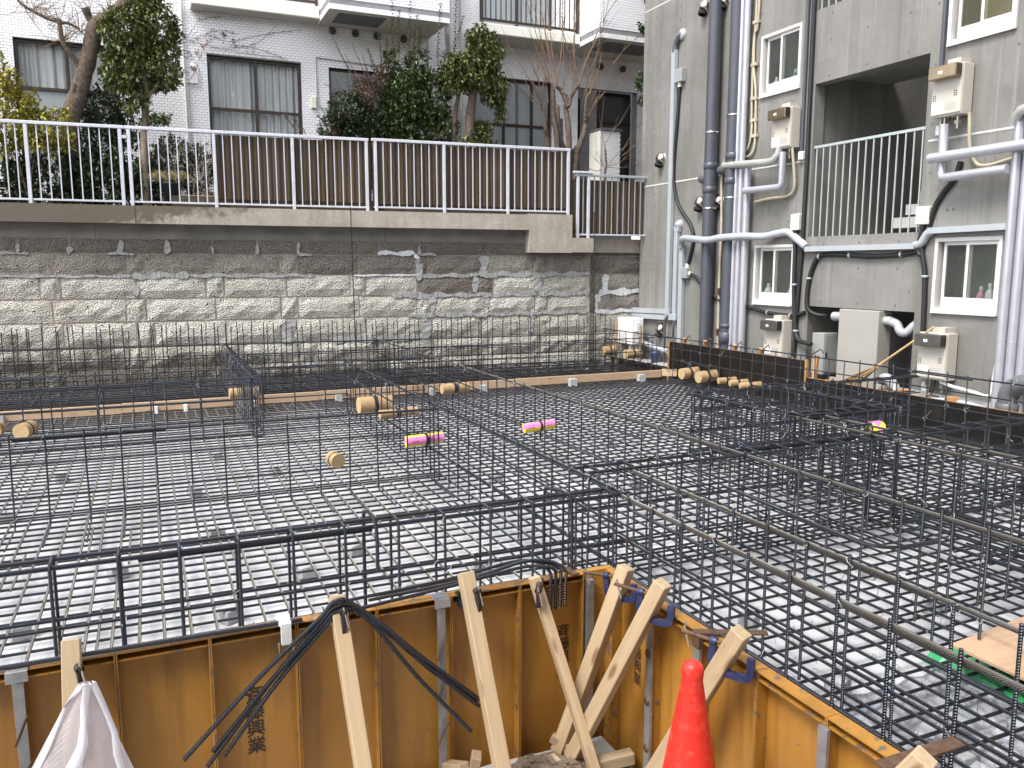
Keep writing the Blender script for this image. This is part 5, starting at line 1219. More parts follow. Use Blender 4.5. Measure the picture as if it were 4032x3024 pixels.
sleeve('round-ended cardboard tube near the left end of the timber board', (-1.33, 10.02, .40), (.35, 1, 0), .085, .22)
sleeve('cardboard tube cut by the left picture edge near the timber board', (-1.60, 10.1, .41), (.1, 1, 0), .08, .22)
sleeve('large torn cardboard tube tied inside the rebar near the board, centre', (2.30, 9.85, .46), (1, .05, 0), .105, .42); sleeve('slim cardboard tube just below the large torn one', (2.38, 9.15, .46), (1, .05, .02), .05, .46)
sleeve('capped cardboard tube jutting from the middle rebar grid', (1.44, 7.0, .47), (-.25, 1, .10), .065, .12)
sleeve('cardboard tube lying in front of the timber board right of centre', (3.62, 10.55, .49), (1, .05, .02), .065, .40); sleeve('cardboard tube tied across the double cage at the left of the board', (.98, 12.1, .37), (1, .02, 0), .08, .40)
sleeve('pink and yellow taped tube left of the centre grid', (2.24, 7.62, .45), (1, .05, .03), .055, .38, 'tape'); sleeve('yellow and pink taped tube on the longest grid', (3.64, 7.90, .42), (1, -.05, .08), .05, .36, 'tape2'); sleeve('pink and yellow taped tube half hidden in the boxed rebar block', (5.98, 5.3, .72), (.6, .8, -.2), .055, .30, 'tape2')
# concrete spacer blocks under the mat
for (x, y) in ((-.38, 3.55), (.08, 3.35), (-.36, 4.35), (.55, 3.2), (.35, 5.05), (-.8, 5.3), (-.3, 6.1), (.4, 6.7), (1.2, 3.5), (1.45, 4.7), (1.3, 5.9), (.9, 5.6), (-1.2, 7.9), (.3, 8.1), (1.1, 8.6), (2.0, 6.6), (2.05, 5.2), (2.2, 3.5), (3.1, 2.9), (3.2, 3.7), (3.35, 5.1), (4.4, 3.4), (4.6, 2.6), (4.25, 6.6), (3.1, 7.4), (4.5, 4.0), (5.0, 5.0), (6.0, 4.2), (6.8, 4.5), (7.4, 5.3), (3.1, 2.2), (2.6, 1.95), (-.9, 9.2), (.6, 9.6), (5.0, 8.4), (6.5, 9.4)):
    a = R.random() * .6
    o = MB().bbox(-.055, .055, -.05, .05, 0, .088, .006).build('spacer_block', 'spacer_concrete', None); o.location = (x, y, .001); o.rotation_euler = (0, 0, a)
    tag(o, 'square grey concrete spacer block on the floor under the rebar mat', 'spacer block', 'spacer blocks under the rebar mat')
# plywood and plastic at lower right
o = MB().box(-.42, .42, -.30, .30, 0, .014).build('plywood_sheet', 'plywood'); o.location = (4.06, 2.42, .235); o.rotation_euler = (.05, .0, .10); tag(o, 'brown plywood offcut lying on the rebar at the right picture edge', 'plywood')
m = MB(); n = 26
vs = [(2.55 + 1.5 * i / n, 1.35 + 1.45 * j / n, .012 + .05 * abs(math.sin(i * .9 + j * .35) * math.sin(j * .7 - i * .2)) + R.random() * .018) for j in range(n + 1) for i in range(n + 1)]
m.add(vs, [(j * (n + 1) + i, j * (n + 1) + i + 1, (j + 1) * (n + 1) + i + 1, (j + 1) * (n + 1) + i) for j in range(n) for i in range(n)])
tag(m.build('plastic_sheet', 'plastic_sheet', None, (3.3, 2, .0)), 'crumpled grey plastic sheet under the rebar at lower right', 'plastic sheet')
m = MB(); n = 12
vs = [(3.72 + .30 * i / n + jit(.02), 1.9 + 1.0 * j / n, .06 + .03 * math.sin(i * 1.7 + j) + R.random() * .02) for j in range(n + 1) for i in range(n + 1)]
m.add(vs, [(j * (n + 1) + i, j * (n + 1) + i + 1, (j + 1) * (n + 1) + i + 1, (j + 1) * (n + 1) + i) for j in range(n) for i in range(n)])
tag(m.build('green_sheet', 'sheet_green', None, (3.8, 2.4, 0)), 'strip of green plastic under the rebar beside the plywood', 'plastic sheet')

# ------------------------------------------------------------------ ochre steel formwork in the foreground
FT = .86
def form_panel(label, along, a, b, text=None, wear='ochre_face'):
    """along 'X': face in the Y=2.965 plane, ribs towards the camera; along 'Y': face in the X=1.77 plane, ribs to the left"""
    t = thing('form_panel', label, 'formwork panel', ((a + b) / 2, 2.95, 0) if along == 'X' else (1.755, (a + b) / 2, 0), group='ochre steel formwork panels')
    def bx(u0, u1, d0, d1, z0, z1):   # d = distance from the outer (camera) edge
        return MB().box(u0, u1, 2.918 + d0, 2.918 + d1, z0, z1) if along == 'X' else MB().box(1.728 + d0, 1.728 + d1, u0, u1, z0, z1)
    g = .0012
    bx(a + g, b - g, .0475, .0515, .0, FT - .0045).build('face_plate', 'ochre_face', t)
    for q in (a + g, b - g - .0045): bx(q, q + .0045, 0, .0474, .0, FT - .0045).build('side_flange', 'ochre_edge', t)
    bx(a + g, b - g, 0, .0515, FT - .0044, FT).build('top_flange', 'ochre_edge', t)
    bx(a + g + .0046, b - g - .0046, .003, .0474, FT - .032, FT - .028).build('top_lip', 'ochre_edge', t)
    bx(a + g + .0046, b - g - .0046, 0, .0474, .02, .0245).build('bottom_flange', 'ochre_edge', t)
    if text:
        me = text_mesh(text[0], text[1]); me.materials.append(MATS['ink_black'])
        o = bpy.data.objects.new('lettering', me); COL.objects.link(o); o.parent = t
        if along == 'X': o.rotation_euler = (rad(90), 0, 0); o.location = (text[2] - t.location.x, 2.9640 - 2.95, text[3])
        else: o.rotation_euler = (rad(90), 0, rad(-90)); o.location = (1.774 - 1.755, text[2] - t.location.y, text[3])
    return t
EX = [-1.07, -.77, -.47, -.17, .13, .43, .73, 1.03, 1.33, 1.63]
LX = ['ochre steel form panel beyond the left picture edge', 'ochre steel form panel cut by the left picture edge', 'ochre steel form panel behind the woven bag', 'ochre steel form panel right of the woven bag', 'ochre steel form panel lettered in black, left of the leaning bundle of bars', 'ochre steel form panel behind the foot of the bent bars', 'ochre steel form panel right of the second timber brace', 'ochre steel form panel between the third and fourth timber braces', 'ochre steel form panel lettered in black beside the inner corner']
T4 = '斉\n藤\n興\n業'
for i in range(9):
    tx = (T4, .070, .275, .565) if i == 4 else ((T4, .064, 1.555, .575) if i == 8 else None)
    form_panel(LX[i], 'X', EX[i], EX[i + 1], tx)
cp = thing('corner_post', 'worn steel corner post joining the two rows of ochre panels', 'formwork post', (1.68, 2.94, 0), group='ochre steel formwork panels')
MB().box(1.632, 1.78, 2.935, 2.9695, .0, FT).build('corner_angle', 'ochre_edge', cp); MB().box(1.7435, 1.7795, 2.852, 2.9345, .0, FT - .001).build('corner_angle', 'ochre_edge', cp)
MB().box(1.640, 1.672, 2.905, 2.9345, .05, FT - .03).build('batten', 'steel_galv', cp)
EY = [2.85 - .3 * k for k in range(9)]
LY = ['ochre steel form panel right of the inner corner with faint lettering', 'ochre steel form panel behind the middle blue clamp brace', 'ochre steel form panel just behind the red cone', 'ochre steel form panel behind the right blue clamp', 'ochre steel form panel right of the blue clamp, sunlit flange', 'ochre steel form panel near the lower right corner', 'ochre steel form panel below the right frame edge', 'ochre steel form panel past the lower frame edge']
for i in range(8): form_panel(LY[i], 'Y', EY[i + 1], EY[i], (T4, .06, 2.715, .60) if i == 0 else None)
# upright timber/steel stiffeners at the joints
def stiffener(label, p, along, mat='steel_galv'):
    t = thing('joint_clamp', label, 'clamp', p, group='steel joint clamps on the formwork'); x, y, z = p
    if along == 'X':
        MB().box(x - .016, x + .016, y - .012, y, .02, FT - .04).build('bar', mat, t)
        MB().bbox(x - .032, x + .032, y - .022, y + .05, FT + .001, FT + .006, .002).build('top_clip', 'steel_galv', t); MB().box(x - .032, x + .032, y - .026, y - .0225, FT - .03, FT + .006).build('clip_lip', 'steel_galv', t)
        for zz in (.3, .5, .66): MB().beam((x - .02, y - .014, zz - .05), (x + .02, y - .03, zz + .05), .016, .004).build('wedge', 'steel_rust', t)
    else:
        MB().box(x - .012, x, y - .018, y + .018, .02, FT - .03).build('bar', mat, t)
        for zz in (.25, .45, .65): MB().lathe([(.017, 0), (.017, .004), (0, .004)], (x - .0125, y, zz), (-1, 0, 0), 8).build('bolt', 'steel_rust', t)
    return t
stiffener('galvanised joint clamp on the formwork left of the woven bag', (-.455, 2.917, 0), 'X'); stiffener('galvanised joint clamp on the formwork between second and third timber braces', (.985, 2.917, 0), 'X')
stiffener('steel joint bar with bolts on the right formwork behind the cone', (1.727, 2.25, 0), 'Y'); stiffener('steel joint bar with bolts on the right formwork near the corner', (1.727, 2.55, 0), 'Y'); stiffener('steel joint bar with bolts on the right formwork, lower right', (1.727, 1.65, 0), 'Y')
pc = thing('plastic_clip', 'clear plastic clip on the form edge left of the bent bars', 'clip', (.385, 2.92, FT))
MB().bbox(.365, .41, 2.90, 2.98, FT + .001, FT + .02, .004).build('body', 'sticker', pc); MB().box(.37, .405, 2.88, 2.899, FT - .06, FT + .02).build('tongue', 'sticker', pc)
MB().tube([(.36, 2.885, FT - .05), (.36, 2.885, FT - .10), (.41, 2.885, FT - .10), (.41, 2.885, FT - .05)], .004, 6).build('wire_loop', 'steel_band', pc)
pl = thing('plate_clip', 'rusty steel strap over the form edge right of the corner', 'clip', (1.75, 2.22, FT)); MB().beam((1.70, 2.25, FT + .012), (1.92, 2.12, FT + .02), .035, .005).build('strap', 'steel_rust', pl); MB().box(1.71, 1.727, 2.23, 2.27, FT - .05, FT + .01).build('tongue', 'steel_rust', pl)
pl = thing('plate_clip', 'rusty steel strap over the form edge at the inner corner', 'clip', (1.60, 2.95, FT)); MB().beam((1.585, 2.90, FT + .010), (1.54, 3.06, FT + .02), .030, .005).build('strap', 'steel_rust', pl)
pl = thing('plate_clip', 'rusty steel strap over the form edge at the bottom right', 'clip', (1.74, 1.42, FT)); MB().beam((1.66, 1.40, FT + .012), (1.90, 1.36, FT + .045), .045, .006).build('strap', 'steel_rust', pl)

# loose bars lying on the form
def loose(label, pts, r=.0085, smooth=True, group='loose ribbed bars on the formwork'):
    o = MB().tube(bez(pts, 6) if smooth else pts, r, 8).build('loose_rebar', 'rebar', None, tuple(pts[0])); return tag(o, label, 'rebar', group)
loose('long ribbed bar lying along the left form edge', [(-.95, 2.93, .875), (-.3, 2.925, .874), (.45, 2.915, .872)])
ap = (.565, 2.86, .955)
for k, (dx, L, Rr, lab) in enumerate(((0., (.022, 2.80, .493), (1.096, 2.82, .452), 'outermost bent bar of the bundle hung over the second brace'), (.02, (.094, 2.79, .455), (1.105, 2.81, .462), 'upper inner bent bar of the bundle hung over the second brace'), (.03, (.115, 2.80, .500), (1.100, 2.80, .440), 'lower inner bent bar of the bundle hung over the second brace'), (.035, (.149, 2.78, .486), (1.061, 2.79, .349), 'steepest bent bar of the bundle hung over the second brace'))):
    x, y, z = ap; zz = z - k * .018
    loose(lab, [L, ((L[0] + x) / 2 - .015, 2.83, (L[2] + zz) / 2 - .005), (x - .07, y - .022, zz - .062), (x - .01 + dx * .3, y - .03, zz), (x + .07 + dx, y - .022, zz - .035), ((Rr[0] + x) / 2 + .05, 2.83, (Rr[2] + zz) / 2 - .03), Rr])
for k, (p, q, hx, lab) in enumerate((((.62, 2.95, .90), (1.44, 2.985, .935), 1.457, 'thin bar with a hooked end above the form, rear one'), ((.62, 2.875, .89), (1.46, 2.925, .93), 1.481, 'thin bar with a hooked end above the form, front one'), ((.86, 2.97, .905), (1.47, 2.955, .94), 1.503, 'thin bar with a hooked end above the form, second from front'), ((.70, 2.92, .90), (1.48, 2.945, .945), 1.527, 'thin bar with a hooked end above the form, third from front'))):
    loose(lab, [p, ((p[0] + q[0]) / 2, (p[1] + q[1]) / 2, .912), (q[0] - .12, q[1], q[2]), (q[0] - .02, q[1] - .03, q[2] - .004), (hx, 2.90, .90), (hx, 2.895, .84), (hx, 2.895, .735 + k * .004)], .0072)

# timber braces
def brace(label, p0, p1, w=.056, up=(0, 0, 1)): return lumber('timber_brace', label, 'timber', p0, p1, w, w, 'timber', 'timber braces propping the formwork', up)
brace('timber brace behind the woven bag, nearly upright', (-.30, 2.52, .12), (-.292, 2.885, .95), up=(0, -1, 0))
brace('timber brace carrying the bundle of bent bars', (.60, 2.44, .12), (.570, 2.880, .955), up=(0, -1, 0))
brace('timber brace third from left with dark clamp at its top', (1.105, 2.48, .12), (1.078, 2.882, .965), up=(0, -1, 0))
brace('thin timber brace crossing the others at the corner', (1.545, 2.63, .10), (1.375, 2.882, .90), .042, up=(0, -1, 0))
brace('timber brace held by the leftmost blue clamp', (1.475, 2.84, .13), (1.700, 2.70, .955), up=(-1, -.4, 0))
brace('timber brace held by the middle blue clamp', (1.50, 2.77, .14), (1.695, 2.435, .985), up=(-1, -.4, 0))
brace('timber brace held by the right blue clamp, behind the cone', (1.56, 2.30, .30), (1.690, 1.985, .985), up=(-1, -.4, 0))
brace('timber brace end poking in at the lower right corner', (1.56, 1.60, .40), (1.685, 1.29, .955), up=(-1, -.4, 0))
def tl(label, p0, p1, w, h, mat='timber_old', up=(0, 0, 1)): lumber('timber_offcut', label, 'timber', p0, p1, w, h, mat, 'timber offcuts on the ground', up)
tl('grey timber offcut lying right of the crossing braces', (1.53, 2.69, .135), (1.725, 2.66, .150), .05, .05)
tl('short timber offcut of a V-shaped pair, left one', (1.00, 2.90, .145), (1.03, 2.78, .20), .05, .05); tl('short upright timber stub of a V-shaped pair, right one', (1.06, 2.80, .10), (1.085, 2.79, .245), .065, .04)
tl('broad timber offcut at the bottom edge under the braces', (1.22, 2.72, .13), (1.43, 2.74, .15), .09, .04, 'timber'); tl('small timber peg behind the crossing braces', (1.45, 2.86, .19), (1.50, 2.80, .16), .03, .04)
# heap of soil at the foot of the braces
m = MB(); n = 16
vs = []
for j in range(n + 1):
    for i in range(n + 1):
        u, v = i / n * 2 - 1, j / n * 2 - 1; h = max(0, 1 - (u * u + v * v)) * .07
        vs.append((1.36 + u * .22, 2.72 + v * .17, .097 + h + R.random() * .012 * (h > 0)))
m.add(vs, [(j * (n + 1) + i, j * (n + 1) + i + 1, (j + 1) * (n + 1) + i + 1, (j + 1) * (n + 1) + i) for j in range(n) for i in range(n)])
for k in range(90):
    u, v = jit(1), jit(1)
    if u * u + v * v < 1: c = Vector((1.36 + u * .2, 2.72 + v * .16, .10 + .07 * (1 - u * u - v * v))); s_ = .006 + R.random() * .010; m.box(c.x - s_, c.x + s_, c.y - s_, c.y + s_, c.z - s_, c.z + s_ * .8)
o = m.build('soil_heap', 'soil', None, (1.36, 2.72, .1)); o['kind'] = 'stuff'; o['label'] = 'dark gravelly soil at the foot of the timber braces'
# C-clamps
def cclamp(label, p, d, s=.10, mat='clamp_blue', screw=.16):
    """p = where the screw meets the timber, d = screw direction (pointing away from the timber), frame hangs below"""
    p = Vector(p); d = Vector(d).normalized(); dn = Vector((0, 0, -1)); dn = (dn - d * dn.dot(d)).normalized()
    t = thing('screw_clamp', label, 'clamp', tuple(p), group='screw clamps on the braces')
    a = p + d * .045; b = a + dn * s; c = p - d * .085 + dn * s; e = p - d * .085 + dn * .02
    m = MB()
    P = [a - dn * .01, a + dn * (s * .8), a + dn * s - d * .02, c + d * .02, c - dn * .02, e]
    Q = bez(P, 4)
    sd = d.cross(dn).normalized(); vs = []; fs = []
    for i, q in enumerate(Q):
        tn = (Q[min(i + 1, len(Q) - 1)] - Q[max(i - 1, 0)]).normalized(); nn = sd.cross(tn)
        for (k1, k2) in ((-.008, -.012), (.008, -.012), (.008, .012), (-.008, .012)): vs.append(q + sd * k1 + nn * k2)
    for i in range(len(Q) - 1):
        for k in range(4): fs.append((i * 4 + k, i * 4 + (k + 1) % 4, i * 4 + 4 + (k + 1) % 4, i * 4 + 4 + k))
    fs += [(0, 1, 2, 3), tuple(len(vs) - 4 + k for k in (3, 2, 1, 0))]
    m.add(vs, fs); m.build('frame', mat, t)
    MB().tube([p, p + d * screw], .0075, 8).build('screw', 'steel_rust', t); MB().lathe([(.017, 0), (.015, .008), (.008, .012)], p, d, 12).build('swivel_pad', 'steel_rust', t)
    h = p + d * (screw - .008); MB().tube([h + Vector((.0, .0, .02)), h + Vector((.015, -.01, -.055))], .004, 6).build('tommy_bar', 'steel_band', t)
    MB().lathe([(.013, -.012), (.015, 0), (.013, .012)], a, d, 10).build('nut', mat, t)
    return t
cclamp('leftmost dark blue screw clamp at the corner of the formwork', (1.672, 2.735, .905), (-.40, .88, -.12), .085)
cclamp('middle dark blue screw clamp on the right formwork', (1.668, 2.470, .930), (-.45, .86, .02), .095)
cclamp('right dark blue screw clamp above the red cone', (1.662, 2.022, .930), (-.45, .86, .02), .095)
cclamp('dark screw clamp at the top of the brace carrying bent bars', (.575, 2.85, .915), (.05, -.96, .1), .075, 'clamp_dark', .06)
cclamp('dark screw clamp at the top of the third timber brace', (1.085, 2.85, .905), (.25, -.9, .15), .075, 'clamp_dark', .06)
cclamp('dark screw clamp at the top of the brace behind the woven bag', (-.285, 2.85, .885), (.35, -.9, -.1), .07, 'clamp_dark', .06)
cclamp('dark screw clamp at the top of the thin crossing brace', (1.385, 2.85, .875), (-.5, -.8, -.1), .07, 'clamp_dark', .07)

# traffic cone
cx, cy, cz = 1.405, 1.857, .30
cone = thing('traffic_cone', 'plain red plastic traffic cone with a rounded top at the bottom', 'traffic cone', (cx, cy, cz - .02))
prof = [(.136, .03), (.130, .045)] + [(.130 - .099 * t, .045 + .60 * t) for t in (.1, .2, .3, .4, .5, .6, .7, .8, .9, 1.)] + [(.0325, .66), (.0335, .672), (.0315, .686), (.025, .697), (.013, .703), (0, .704)]
MB().lathe(prof, (cx, cy, cz), n=40).build('body', 'cone_red', cone)
MB().bbox(cx - .18, cx + .18, cy - .18, cy + .18, cz - .01, cz + .03, .012).build('base', 'cone_red', cone)

# woven bag
bx_, by_, bz_ = -.205, 2.02, .29
bag = thing('woven_bag', 'translucent white woven rubble bag pulled up to a peak', 'bag', (bx_, by_, bz_))
m = MB(); n = 40; k = 22; vs = []; fs = []; H = .91
for j in range(k + 1):
    t = j / k; z = bz_ + H * t
    for i in range(n):
        a = 2 * math.pi * i / n; ca, sa = math.cos(a), math.sin(a)
        rr = (.012 + .46 * (1 - t) ** .92 * .82) if t > .12 else (.30 + .1 * t / .12)
        rr *= 1 + .10 * math.sin(a * 3 + .6 + t * 2) * (1 - t) + .05 * math.sin(a * 7 + t * 5) * (1 - abs(2 * t - 1)) + .035 * math.sin(a * 13 + 3 * t)
        ex = 1. if abs(ca) > .5 else .9
        vs.append((bx_ - .05 * (1 - t) + .02 * t + rr * ca * (1.06 if ca < 0 else .86), by_ - .0 + rr * sa * .62, z))
for j in range(k):
    for i in range(n): fs.append((j * n + i, j * n + (i + 1) % n, (j + 1) * n + (i + 1) % n, (j + 1) * n + i))
m.add(vs, fs, True); m.build('sack', 'woven_plastic', bag)
def bagp(i, j): return Vector(vs[j * n + i % n])
for i0, w in ((29, .012), (36, .007), (23, .006)):
    q = MB(); P = [bagp(i0 + round(1.5 * math.sin(j * .35)), j) for j in range(2, k + 1)]; c = Vector((bx_, by_, 0))
    vv = []; ff = []
    for j, p in enumerate(P):
        d = Vector((p.x - bx_, p.y - by_, 0)); d = d.normalized() if d.length > 1e-4 else Vector((0, -1, 0)); s_ = d.cross(ZV)
        ww = w * (1. + .4 * math.sin(j * 1.3)); vv += [p + d * .004 - s_ * ww, p + d * .016, p + d * .004 + s_ * ww]
    for j in range(len(P) - 1): ff += [(3 * j, 3 * j + 1, 3 * j + 4, 3 * j + 3), (3 * j + 1, 3 * j + 2, 3 * j + 5, 3 * j + 4)]
    q.add(vv, ff, True); q.build('seam', 'bag_seam', bag)
m = MB().lathe([(.24, .02), (.30, .12), (.27, .30), (.19, .46), (.09, .56), (0, .60)], (bx_, by_, bz_), n=18)
m.v = [(bx_ + (x - bx_) * .9 + jit(.012), by_ + (y - by_) * .55 + jit(.012), z + jit(.02)) for x, y, z in m.v]
m.build('rubble', 'bag_rubble', bag)

# ------------------------------------------------------------------ planting on the terrace
def leaf(mb, p, d, up, L, w):
    d = d.normalized(); s_ = d.cross(up)
    if s_.length < 1e-3: s_ = d.orthogonal()
    s_.normalize(); n = s_.cross(d)
    a = p; b = p + d * L * .5 + s_ * w + n * w * .35; c = p + d * L - n * L * .12; e = p + d * L * .5 - s_ * w + n * w * .35; m_ = p + d * L * .5
    mb.add([a, b, c, e, m_], [(0, 1, 4), (1, 2, 4), (0, 4, 3), (4, 2, 3)])
def rv(): 
    while True:
        v = Vector((jit(1), jit(1), jit(1)))
        if .01 < v.length < 1: return v
def crown(mb, blobs, n, L, w, per=7, droop=.25, shell=.55, twigs=None):
    tot = sum(b[3] * b[4] * b[5] for b in blobs)
    for (x, y, z, rx, ry, rz) in blobs:
        k = int(n * rx * ry * rz / tot / per)
        for _ in range(k):
            v = rv(); q = v.length; v = v.normalized() * (shell + (1 - shell) * q) if R.random() < .75 else v
            tip = Vector((x + v.x * rx, y + v.y * ry, z + v.z * rz)); out = Vector((v.x / rx, v.y / ry, v.z / rz)).normalized()
            ax = (out + Vector((0, 0, .5)) + rv() * .5).normalized()
            if twigs is not None and R.random() < .35: twigs.tube([tip - ax * .3, tip], [.006, .003], 4, caps=False)
            for i in range(per):
                dd = (ax * .35 + rv().normalized() * 1.0 - ZV * droop).normalized()
                leaf(mb, tip - ax * R.random() * .12, dd, (ZV + rv() * .5).normalized(), L * (.7 + R.random() * .6), w * (.7 + R.random() * .6))
def shoot(mb, tw, p0, p1, n, L, w):
    p0, p1 = Vector(p0), Vector(p1); P = bez([p0, (p0 + p1) / 2 + rv() * .05, p1], 4); tw.tube(P, [.010 - .007 * i / (len(P) - 1) for i in range(len(P))], 5, caps=False)
    d = (p1 - p0).normalized()
    for k in range(n):
        t = .1 + .9 * k / n; p = p0.lerp(p1, t); a = k * 2.4; s_ = d.orthogonal().normalized(); u = d.cross(s_)
        leaf(mb, p, d * .7 + (s_ * math.cos(a) + u * math.sin(a)), ZV, L * (1.1 - .4 * t), w)
def plant(name, label, base, cat, leaves=None, wood_=None, twigs=None, lm='leaf_dark', wm='bark', tm='twig', group=None):
    t = thing(name, label, cat, base, group=group)
    if wood_ is not None and wood_.v: wood_.build('trunk', wm, t)
    if twigs is not None and twigs.v: o = twigs.build('twigs', tm, t); o['kind'] = 'stuff'
    if leaves is not None and leaves.v: o = leaves.build('crown', lm, t); o['kind'] = 'stuff'
    return t
GZ = 3.08
# gnarled pruned tree at left
w = MB(); tw = MB(); Y = 16.2
def rough_tube(mb, pts, rs, n=10, k=5):
    P = bez(pts, k); m_ = len(P); Rr = []
    for i in range(m_):
        f = i / (m_ - 1) * (len(rs) - 1); a = int(min(f, len(rs) - 2)); Rr.append((rs[a] + (rs[a + 1] - rs[a]) * (f - a)) * (1 + jit(.09)))
    mb.tube(P, Rr, n)
rough_tube(w, [(-1.15, Y, GZ), (-1.08, Y, 3.9), (-1.03, Y, 4.62), (-.90, Y, 5.0), (-.79, Y, 5.35), (-.64, Y, 5.83), (-.54, Y, 6.18), (-.28, Y, 6.42), (.03, Y, 6.72), (.30, Y, 7.1)], [.17, .16, .155, .15, .14, .13, .13, .11, .10, .08])
rough_tube(w, [(-.54, Y, 6.12), (-.63, Y, 6.30), (-.69, Y - .03, 6.47)], [.06, .055, .06], 8, 3)
rough_tube(w, [(-.80, Y, 5.45), (-.90, Y - .05, 5.62), (-1.04, Y - .08, 5.84), (-1.07, Y - .1, 6.05), (-1.08, Y - .1, 6.22)], [.06, .05, .042, .04, .035], 8, 4)
rough_tube(w, [(-1.08, Y - .1, 6.2), (-1.25, Y - .12, 6.21), (-1.59, Y - .15, 6.37), (-1.70, Y - .15, 6.55)], [.035, .03, .022, .012], 7, 4)
rough_tube(w, [(-1.07, Y - .1, 6.16), (-.95, Y - .12, 6.17), (-.78, Y - .1, 6.09)], [.028, .022, .018], 7, 3)
rough_tube(w, [(-.98, Y - .05, 4.92), (-.95, Y - .09, 5.05), (-.92, Y - .1, 5.2)], [.05, .045, .045], 8, 3)
def twiggery(tw, nodes, n, L, spread=.9, up=.3):
    for _ in range(n):
        p = Vector(R.choice(nodes)) + rv() * .06; d = (rv() + ZV * up).normalized(); P = [p]
        for k in range(3): d = (d + rv() * spread * .5).normalized(); P.append(P[-1] + d * L * (.3 + R.random() * .4))
        tw.tube(P, [.006, .0045, .003, .002], 4, caps=False)
        if R.random() < .7:
            q = P[1]; tw.tube([q, q + (d + rv()).normalized() * L * .35, q + (d + rv() * .7).normalized() * L * .7], [.004, .003, .0018], 4, caps=False)
twiggery(tw, [(-1.08, Y - .1, 6.2), (-1.3, Y - .12, 6.24), (-1.59, Y - .15, 6.37), (-.78, Y, 6.1), (-1.05, Y - .08, 5.9), (-.3, Y, 6.45), (-1.45, Y - .14, 6.3), (-.65, Y, 6.4)], 95, .34)
plant('gnarled_tree', 'gnarled pruned tree with thick dark trunk and bare twigs at left', (-1.15, Y, GZ), 'tree', None, w, tw)
# osmanthus at left
L = MB(); w = MB(); tw = MB(); Y = 15.95
rough_tube(w, [(.06, Y, GZ), (.09, Y, 4.2), (.17, Y + .05, 5.1), (.14, Y + .05, 5.8), (.12, Y, 6.5)], [.065, .06, .055, .04, .02], 8)
rough_tube(w, [(.15, Y, 5.0), (.40, Y, 5.35), (.55, Y, 5.9)], [.03, .025, .012], 6)
rough_tube(w, [(.13, Y, 5.0), (-.15, Y, 5.4), (-.3, Y, 5.9)], [.03, .025, .012], 6)
crown(L, [(-.08, Y, 6.05, .46, .42, .48), (.38, Y, 6.25, .40, .40, .50), (-.20, Y, 5.45, .36, .36, .40), (.50, Y, 5.60, .32, .36, .42), (.10, Y + .1, 5.6, .45, .35, .5), (-.05, Y, 5.0, .30, .3, .26), (.25, Y, 6.70, .34, .34, .30), (.28, Y, 4.72, .28, .25, .16), (.72, Y, 6.05, .14, .2, .3)], 7400, .105, .026, 7, .35, .5, tw)
plant('osmanthus_tree', 'leafy light green evergreen tree at left, beside the gnarled trunk', (.06, Y, GZ), 'tree', L, w, tw, 'leaf_osmanthus', 'bark_pale', 'twig_grey')
# dark understorey at left
L = MB(); tw = MB()
crown(L, [(-.53, 16.4, 4.85, .40, .35, .45), (-.2, 16.45, 4.5, .35, .3, .4), (-.75, 16.4, 4.2, .5, .35, .6)], 4500, .075, .022, 7, .1, .4, tw)
plant('dark_shrub', 'dark small-leaved shrub between the gnarled trunk and the leafy tree', (-.5, 16.4, GZ), 'shrub', L, None, tw, 'leaf_dark')
L = MB(); tw = MB()
crown(L, [(-1.3, 15.95, 3.6, .8, .35, .55), (-.5, 15.95, 3.65, .6, .35, .6), (-2.1, 15.95, 3.5, .6, .3, .5), (.1, 16.2, 3.55, .6, .3, .5)], 8500, .085, .028, 7, .1, .3, tw)
plant('dark_shrub', 'dark ground-covering bush seen through the bars at far left', (-1.2, 15.95, GZ), 'shrub', L, None, tw, 'leaf_dark')
L = MB(); tw = MB()
crown(L, [(.55, 16.1, 4.0, .45, .35, .5), (1.0, 16.2, 3.8, .4, .35, .6), (.2, 16.3, 3.8, .4, .3, .6)], 4200, .07, .02, 6, .1, .4, tw)
for k in range(24):
    x = .3 + R.random() * .9; p = Vector((x, 15.9 + jit(.15), GZ + .1)); tw.tube([p, p + Vector((jit(.15), 0, .7)), p + Vector((jit(.4), jit(.1), 1.2))], [.007, .005, .003], 4, caps=False)
plant('twiggy_shrub', 'sparse twiggy shrub behind the bars right of the tree stem', (.7, 16.1, GZ), 'shrub', L, None, tw, 'leaf_dark', tm='bark_pale')
# yellow-green shrub
L = MB(); tw = MB(); Y = 15.75
crown(L, [(-1.85, Y, 5.10, .28, .25, .28), (-1.70, Y, 4.70, .34, .3, .28), (-1.25, Y, 4.62, .30, .28, .15), (-1.95, Y, 4.3, .40, .3, .4), (-1.35, Y, 4.25, .45, .3, .32), (-1.9, Y, 5.40, .10, .12, .15), (-1.5, Y, 4.95, .1, .1, .12)], 3600, .085, .024, 7, .2, .4, tw)
for (x, z) in ((-1.9, 5.3), (-1.5, 4.95), (-1.2, 4.7), (-2.0, 5.0)): tw.tube([(-1.7, Y, 3.3), (-1.75 + (x + 1.7) * .5, Y, 4.2), (x, Y, z)], [.012, .008, .003], 5, caps=False)
plant('yellow_shrub', 'yellow-green shrub rising over the railing at far left', (-1.7, Y, GZ), 'shrub', L, None, tw, 'leaf_yellow')
